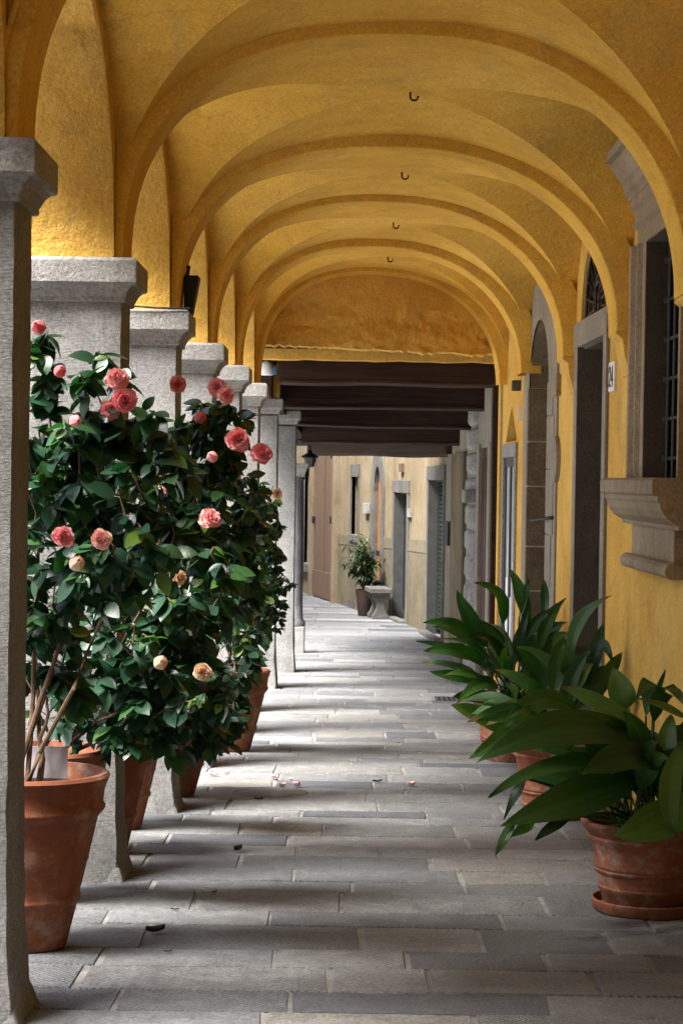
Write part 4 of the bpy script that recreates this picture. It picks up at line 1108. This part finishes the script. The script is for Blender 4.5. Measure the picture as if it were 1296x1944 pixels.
# white card stuck in the first pot
c = P(88,1446,7.72)
mb = MB(); mb.hexa([(-.078,-.003,-.06),(.078,-.003,-.06),(.078,.003,-.06),(-.078,.003,-.06),(-.078,.010,.055),(.078,.010,.055),(.078,.016,.055),(-.078,.016,.055)])
o = mb.build('plant_card', simple('card_stock', (.40,.385,.43), (.48,.465,.51), 9, .8, .05), loc=(c.x, c.y, c.z), bevel=.001); tag(o, 'blank white card standing in the soil of the nearest pot', 'card')

# aspidistras
def blade(mb, p0, p1, p2, W, up, n=10, stalk=True, q=rnd, fold=.25, twist=0):
    """leaf blade along the curve p0-p1-p2, p0 at the stalk"""
    vs = []; fs = []
    for i in range(n+1):
        t = i/n; c = p0.lerp(p1,t).lerp(p1.lerp(p2,t),t); d = (p1-p0).lerp(p2-p1,t).normalized()
        s = d.cross(up); s = s.normalized() if s.length > 1e-3 else Vector((1,0,0)); u = s.cross(d).normalized()
        a = twist*t; s, u = s*math.cos(a)+u*math.sin(a), u*math.cos(a)-s*math.sin(a)
        w = W/2*max(.004/W, (math.sin(math.pi*t**.85))**.8*(1-.25*t))
        wav = .05*W*math.sin(t*9+p0.x*40)
        for j in range(-6, 7):
            f = j/6; vs.append(c+s*(w*f)+u*(fold*w*abs(f)**1.3+wav*f+.0016*(j%2)))
    for i in range(n):
        for j in range(12): fs.append((i*13+j,(i+1)*13+j,(i+1)*13+j+1,i*13+j+1))
    mb.smooth = True; b0 = mb.add(vs, fs); c0 = mb.cur
    br = q.random(); tipn = n-1 if br < .3 else n if br < .7 else n+1
    for i in range(n+1):
        for j in range(13):
            dt = .14 if j == 6 else (.05 if j % 2 else -.05)
            mb.a[b0+i*13+j] = 1.0 if i >= tipn else min(.95, max(0, c0+dt+.10*(i/n-.5)))
def aspid(Y, X, H, R0, label, nl, L, seed, lean, hand=(), saucer=False, foot=.7, W0=.11):
    q = random.Random(seed); z0 = fz(Y)
    root = empty('potted_aspidistra', (X, Y, z0), label, 'potted plant', 'potted aspidistras along the right wall')
    zs = .035 if saucer else 0
    mb = MB(); mb.lathe(small_pot(R0, H, foot), (X,Y,z0+zs), 56); mb.build('pot', TERRA, root)
    if saucer:
        mb = MB(); mb.lathe([(.001,0),(R0*.74,0),(R0*.80,.012),(R0*.83,.05),(R0*.80,.055),(R0*.765,.02),(.001,.02)], (X,Y,z0), 48); mb.build('saucer', TERRA, root)
    mb = MB(); mb.lathe([(R0-.03,H-.05),(R0*.5,H-.03),(.001,H-.02)], (X,Y,z0+zs), 28); mb.build('soil', SOIL, root)
    fo = MB(); base = Vector((X,Y,z0+zs+H-.03))
    for i in range(nl):
        az = q.uniform(0, 2*math.pi); 
        o = Vector((math.cos(az), math.sin(az), 0))+Vector(lean)
        el = q.uniform(.25,1.35); ll = L*q.uniform(.7,1.1)
        b = base+Vector((q.uniform(-.6,.6)*R0*.7, q.uniform(-.6,.6)*R0*.7, 0))
        dirn = (o.normalized()*math.cos(el)+Vector((0,0,1))*math.sin(el))
        s0 = b+dirn*(ll*.38)+Vector((0,0,.05))
        p1 = s0+dirn*(ll*.40)+Vector((0,0,.04)); p2 = s0+dirn*(ll*.72)+o.normalized()*(ll*.22)-Vector((0,0,ll*q.uniform(.02,.34)*math.cos(el)+.02))
        p2.x = min(p2.x, Xw(p2.y)-.02); p1.x = min(p1.x, Xw(p1.y)-.03); s0.x = min(s0.x, Xw(s0.y)-.04)
        fo.cur = min(.9, max(0, q.gauss(.45,.22)+(.3 if q.random() < .08 else 0)))
        fo.tube([b, b.lerp(s0,.5)+Vector((0,0,.01)), s0], .005, 5, .004, cap=False)
        blade(fo, s0, p1, p2, W0*q.uniform(.75,1.15), Vector((q.uniform(-.5,.3), -q.uniform(.3,1.2), q.uniform(.3,.9))) if el < 1.0 else Vector((-.4,-1,.2)), 9, q=q, fold=q.uniform(.1,.4), twist=q.uniform(-.5,.5))
    for (b_, m_, t_, W, upv, tone) in hand:
        fo.cur = tone
        s0 = Vector(b_); 
        fo.tube([base+Vector((q.uniform(-.1,.1),q.uniform(-.1,.1),0)), base.lerp(s0,.5)+Vector((0,0,.03)), s0], .006, 5, .005, cap=False)
        m2 = Vector(m_)*2-(Vector(b_)+Vector(t_))*.5     # curve passes through the middle point
        blade(fo, s0, m2, Vector(t_), W, Vector(upv).normalized(), 14, q=q, fold=.22, twist=q.uniform(-.2,.2))
    fo.build('foliage', ASPLEAF, root, attr=True)
    return root
V = Vector
h1 = []
def hl(b, m, t, wpx, up, tone, Yb=8.45, Ym=8.2, Yt=8.0): h1.append((P(*b,Yb), P(*m,Ym), P(*t,Yt), wpx/FPX*Ym, up, tone))
hl((1255,1425),(1080,1385),(902,1450), 96, (.1,-.75,.7), .25, 8.5, 8.3, 8.1)
hl((1215,1450),(1055,1455),(927,1514), 52, (0,-.6,.8), .35, 8.5, 8.2, 8.0)
hl((1205,1478),(1085,1520),(950,1568), 88, (.15,-.85,.6), .30, 8.4, 8.05, 7.85)
hl((998,1478),(978,1510),(956,1556), 26, (-.7,-.7,.1), .05, 8.15, 8.1, 8.1)
hl((975,1558),(958,1590),(940,1624), 24, (-.4,-.9,.3), .6, 7.9, 7.85, 7.85)
hl((1085,1545),(1045,1572),(1015,1595), 26, (-.3,-.9,.2), .1, 8.2, 8.1, 8.0)
hl((1030,1550),(1000,1568),(966,1590), 34, (.3,.8,.5), .65, 8.25, 8.2, 8.2)
hl((1345,1500),(1255,1560),(1162,1588), 100, (-.2,-.85,.75), .70, 8.3, 7.95, 7.85)
hl((1290,1415),(1270,1510),(1284,1592), 48, (-.25,-.95,.25), .66, 8.2, 7.95, 7.9)
hl((1345,1385),(1275,1352),(1190,1320), 48, (0,-.5,.85), .62, 8.5, 8.3, 8.2)
hl((1240,1420),(1150,1345),(1062,1303), 46, (.1,-.8,.5), .78, 8.5, 8.6, 8.65)
hl((1190,1345),(1178,1310),(1162,1266), 58, (-.2,-1,.2), .8, 8.9, 8.9, 8.95)
hl((1225,1360),(1235,1300),(1205,1330), 48, (-.5,-.8,.2), .5, 8.8, 8.8, 8.7)
hl((1240,1370),(1262,1310),(1300,1340), 50, (.2,-.8,.3), .4, 8.8, 8.7, 8.5)
hl((1230,1440),(1130,1425),(1010,1400), 60, (.1,-.6,.8), .35, 8.6, 8.7, 8.8)
hl((1250,1440),(1180,1440),(1105,1470), 80, (.1,-.8,.6), .22, 8.4, 8.2, 8.05)
hl((1240,1330),(1252,1300),(1262,1272), 14, (-.5,-.8,.2), .3, 8.9, 8.9, 8.9)
aspid(8.55, 1.262, .335, .268, 'nearest potted aspidistra with broad drooping leaves, its pot on a saucer', 58, .44, 31, (-.10,-.12,0), h1, True, .66, .125)
h2 = []
def hl2(b, m, t, wpx, up, tone, Y0, Y1, Y2): h2.append((P(*b,Y0), P(*m,Y1), P(*t,Y2), 1.3*wpx/FPX*Y1, (up[0], -1.0, .5), tone))
hl2((1050,1330),(960,1395),(890,1440), 34, (.2,-.7,.7), .62, 11.2, 11.0, 10.9)
hl2((1100,1360),(1030,1330),(960,1368), 40, (.1,-.6,.8), .5, 11.2, 11.0, 10.9)
hl2((1085,1250),(1100,1180),(1160,1130), 26, (-.6,-.6,.5), .55, 11.4, 11.3, 11.2)
hl2((1110,1300),(1130,1240),(1143,1185), 30, (-.6,-.7,.2), .35, 11.4, 11.4, 11.4)
hl2((1120,1270),(1142,1225),(1163,1262), 22, (-.4,-.8,.4), .15, 11.4, 11.3, 11.2)
hl2((1080,1310),(1085,1270),(1068,1225), 40, (-.5,-.8,.2), .45, 11.3, 11.2, 11.2)
aspid(11.3, 1.20, .40, .29, 'middle potted aspidistra squeezed between the two others by the doorway', 36, .50, 32, (-.08,-.05,0), h2, False, .66, .115)
h3 = []
def hl3(b, m, t, wpx, up, tone): h3.append((P(*b,13.8), P(*m,13.6), P(*t,13.5), 1.45*wpx/FPX*13.7, (up[0], -1.1, .55), tone))
hl3((1005,1200),(990,1130),(966,1078), 22, (-.5,-.8,.2), .65)
hl3((955,1185),(945,1130),(900,1106), 22, (.1,-.5,.8), .5)
hl3((925,1230),(890,1170),(866,1120), 24, (-.3,-.8,.4), .4)
hl3((900,1225),(860,1190),(803,1182), 26, (.1,-.6,.8), .35)
hl3((910,1250),(860,1235),(803,1236), 24, (.1,-.6,.8), .55)
hl3((920,1290),(870,1285),(815,1275), 22, (.1,-.6,.8), .45)
hl3((985,1170),(995,1140),(1003,1098), 20, (-.5,-.8,.1), .3)
hl3((1030,1180),(1035,1140),(1030,1098), 20, (-.5,-.8,.1), .4)
hl3((965,1390),(910,1360),(855,1338), 32, (.2,-.6,.8), .85)
hl3((960,1330),(900,1322),(860,1322), 22, (.2,-.6,.8), .3)
aspid(13.95, 1.17, .42, .30, 'farthest potted aspidistra, tall and spiky against the stone doorways', 56, .64, 33, (-.04,-.05,0), h3, False, .66, .105)

# far potted shrub
Y = 34.6; c = P(692,1170,Y); z0 = fz(Y)
root = empty('potted_shrub', (c.x, Y, z0), 'small leafy shrub in a dark brown pot beside the stone bench', 'potted plant')
mb = MB(); mb.lathe([(.001,0),(.105,0),(.11,.01),(.145,.28),(.16,.41),(.165,.44),(.15,.44),(.14,.40),(.001,.40)], (c.x,Y,z0), 28); mb.build('pot', PLASTIC, root)
fo = MB(); st = MB(); q = random.Random(4); b = V((c.x,Y,z0+.40))
for i in range(75):
    tgt = P(690,1060,Y) if i % 3 else P(705,1085,Y)
    if i % 5 == 0: tgt = P(690,1035,Y)
    tip = tgt+V((q.gauss(0,.14),q.gauss(0,.14),q.gauss(0,.12)))
    mid = b.lerp(tip,.5)+V((q.uniform(-.04,.04),0,.03))
    st.tube([b, mid, tip], .007, 5, .003)
    for j in range(7):
        a = q.uniform(0,6.28); d = V((math.cos(a),math.sin(a),q.uniform(-.7,.2))); fo.cur = q.random()
        leaf(fo, tip-(tip-mid)*.12*j, d, V((0,0,1)), q.uniform(.12,.18), .052, .25, .1, 4)
st.build('stem', BARK, root); fo.build('foliage', SHRUBLEAF, root, attr=True)

# ================================================================== SMALL THINGS ON THE PAVING
c = P(862,1327,18.5); y = 18.6
root = empty('drain_grate', (P(862,1327,y).x, y, fz(y)), 'iron slotted drain grate in the paving by the farthest aspidistra', 'drain')
mb = MB(); w, h = .17, .20
mb.box(-w,w,-h,h,.002,.006); part_local(mb, 'frame', GREYDOOR, root)
mb = MB()
for i in range(7): mb.box(-w+.025+i*.043,-w+.045+i*.043,-h+.05,h-.05,.0062,.009)
part_local(mb, 'slot', DARKPANE, root)
y = 12.05; cc = P(518,1510,y)
root = empty('manhole_cover', (cc.x, y, fz(y)), 'round stone manhole cover set in the paving beside the third pillar', 'manhole')
mb = MB(); mb.lathe([(.205,.003),(.20,.007),(.001,.008)], (0,0,0), 40); part_local(mb, 'lid', stone('cover_stone', (.17,.165,.155),(.22,.215,.20),(.27,.26,.245),.7), root)
mb = MB(); mb.lathe([(.235,.001),(.23,.005),(.212,.005),(.21,.001)], (0,0,0), 40); part_local(mb, 'rim', MORTAR, root)
def ground_pt(px, py):
    d = ray(px, py); t = (-ZC)/(d.z-GR*d.y); p = d*t
    return V((p.x, p.y, p.z+ZC))
def litter(name, px, py, L, W, m, label, cat, seed, curl=.4, rz=0, group=None):
    q = random.Random(seed); g = ground_pt(px, py); mb = MB(); mb.smooth = True
    a = rz if rz else q.uniform(-1,1); ca, sa = math.cos(a), math.sin(a)
    vs = []
    for i in range(6):
        t = i/5; w = W/2*max(.04,math.sin(math.pi*min(.97,t*.95+.03)))
        for j in (-1,-.5,0,.5,1):
            x = (t-.5)*L; yy = w*j; z = .006+curl*W*(abs(j)**1.7)*.7+curl*L*(t-.45)**2*.9
            vs.append((x*ca-yy*sa, x*sa+yy*ca, z))
    mb.add(vs, [(i*5+j,(i+1)*5+j,(i+1)*5+j+1,i*5+j+1) for i in range(5) for j in range(4)])
    o = mb.build(name, m, loc=g); return tag(o, label, cat, group)
G1 = 'fallen camellia petals'
litter('fallen_petal', 520, 1480, .055, .045, PETALPALE, 'pale pink petal lying farthest back in the small cluster by the manhole cover', 'petal', 1, .6, 0, G1)
litter('fallen_petal', 536, 1497, .055, .04, PETALPALE, 'pale pink curled petal at the left front of the cluster by the manhole cover', 'petal', 2, .8, 0, G1)
litter('fallen_petal', 563, 1495, .06, .045, PETALPALE, 'pale pink petal at the right end of the cluster by the manhole cover', 'petal', 3, .7, 0, G1)
litter('fallen_petal', 553, 1483, .03, .03, PETALPALE, 'smallest pale petal behind the cluster by the manhole cover', 'petal', 4, .5, 0, G1)
litter('fallen_petal', 780, 1494, .05, .045, PETALPALE, 'pink petal lying alone in the middle of the walk', 'petal', 5, .7, 0, G1)
litter('fallen_petal', 407, 1474, .07, .03, PETALPALE, 'pale petal beside the pot past the third pillar', 'petal', 6, .5, 0, G1)
litter('fallen_petal', 430, 1470, .05, .03, PETALPALE, 'pale petal just right of the pot past the third pillar', 'petal', 7, .5, 0, G1)
G2 = 'dark dry leaves on the paving'
litter('dry_leaf', 295, 1772, .075, .045, DEADLEAF, 'nearest curled black leaf, in front of the pots', 'leaf', 11, .55, .35, G2)
litter('dry_leaf', 452, 1617, .06, .045, DEADLEAF, 'curled black leaf on the shaded paving beyond the nearest one', 'leaf', 12, .6, .9, G2)
litter('dry_leaf', 716, 1486, .06, .025, DEADLEAF, 'small dark leaf near the middle of the walk', 'leaf', 13, .5, .1, G2)
litter('dry_leaf', 490, 1519, .05, .025, DEADLEAF, 'small dark leaf on the edge of the manhole cover', 'leaf', 14, .4, .2, G2)

for px, py, L, m, lab, sd_ in ((407,1697,.035,SHRUBLEAF,'tiny green leaf scrap on the bare stones in front of the second pillar',15), (332,1730,.035,ASPLEAF,'tiny withered leaf scrap near the nearest black leaf',16), (319,1810,.03,DEADLEAF,'tiny brown scrap in front of the nearest black leaf',17)):
    litter('leaf_scrap', px, py, L, L*.5, m, lab, 'leaf', sd_, .4, 0, 'leaf scraps on the paving')

# ================================================================== UNSEEN HOUSES ADDED ACROSS THE STREET (to shade both ends of it)
def across(x, y0, y1, h, lab):
    zg = fz((y0+y1)/2)
    r = empty('added_shade_house', (x-3, (y0+y1)/2, zg), lab, 'building')
    mb = MB(); mb.box(x-6, x, y0, y1, zg-.6, zg+h); mb.build('wall', CREAM, r)
    mb = MB(); mb.hexa([(x-6.4,y0-.3,zg+h),(x+.5,y0-.3,zg+h),(x+.5,y1+.3,zg+h),(x-6.4,y1+.3,zg+h),(x-3.05,y0-.3,zg+h+1.5),(x-2.95,y0-.3,zg+h+1.5),(x-2.95,y1+.3,zg+h+1.5),(x-3.05,y1+.3,zg+h+1.5)]); mb.build('roof', TERRA, r)
    y = y0+1.2
    while y < y1-1:
        for z in (1.2, 4.2, 7.2):
            if z+1.6 < h:
                mb = MB(); mb.box(x-.05, x+.04, y-.6, y+.6, zg+z-.12, zg+z+1.72); f = mb.build('window', FARST, r)
                mb = MB(); mb.box(x+.041, x+.05, y-.48, y+.48, zg+z, zg+z+1.6); mb.build('pane', DARKPANE, f)
        y += 2.6
across(-6.5, -16, 2.6, 12.0, 'unseen cream house added across the street to shade the near end, outside the picture on the left')
across(-6.5, 25.5, 50, 12.8, 'unseen cream house added across the street to shade the far end, outside the picture on the left')

# ================================================================== LIGHT, SKY, CAMERA
SUN_EL = R(57)
sd = Vector((-.74,-.52,0)).normalized()*math.cos(SUN_EL)+Vector((0,0,math.sin(SUN_EL)))     # towards the sun
sun = bpy.data.lights.new('sun', 'SUN'); sun.energy = 4.2; sun.angle = R(28); sun.color = (1,.97,.92)
so = bpy.data.objects.new('sun', sun); link(so); so.rotation_euler = sd.to_track_quat('Z','Y').to_euler()
w = bpy.data.worlds.new('World'); scene.world = w; w.use_nodes = True
nt = w.node_tree; bg = nt.nodes['Background']
sky = nt.nodes.new('ShaderNodeTexSky'); sky.sky_type = 'NISHITA'; sky.sun_disc = False
sky.sun_elevation = SUN_EL; sky.sun_rotation = math.atan2(sd.x, sd.y)
sky.air_density = 1.0; sky.dust_density = 4.0; sky.ozone_density = 1.0
nt.links.new(sky.outputs[0], bg.inputs[0]); bg.inputs[1].default_value = .085
cam = bpy.data.cameras.new('camera'); cam.sensor_fit = 'VERTICAL'; cam.sensor_height = 24; cam.sensor_width = 24
cam.lens = 24*FPX/1944; cam.clip_end = 2000; cam.clip_start = .05
co = bpy.data.objects.new('camera', cam); link(co)
# orientation: looking along +Y, pitched down, rolled
M = Matrix.Rotation(math.pi/2-PITCH, 4, 'X') @ Matrix.Rotation(ROLL, 4, 'Z')
co.matrix_world = Matrix.Translation((0,0,ZC)) @ M
scene.camera = co
vs_ = scene.view_settings; vs_.view_transform = 'Standard'; vs_.look = 'None'; vs_.gamma = 1; vs_.exposure = 2.45
scene.render.engine = 'CYCLES'
cy = scene.cycles; cy.use_denoising = True
try: cy.denoiser = 'OPENIMAGEDENOISE'
except Exception: pass
cy.max_bounces = 10; cy.diffuse_bounces = 7; cy.glossy_bounces = 3; cy.transmission_bounces = 4; cy.sample_clamp_indirect = 8
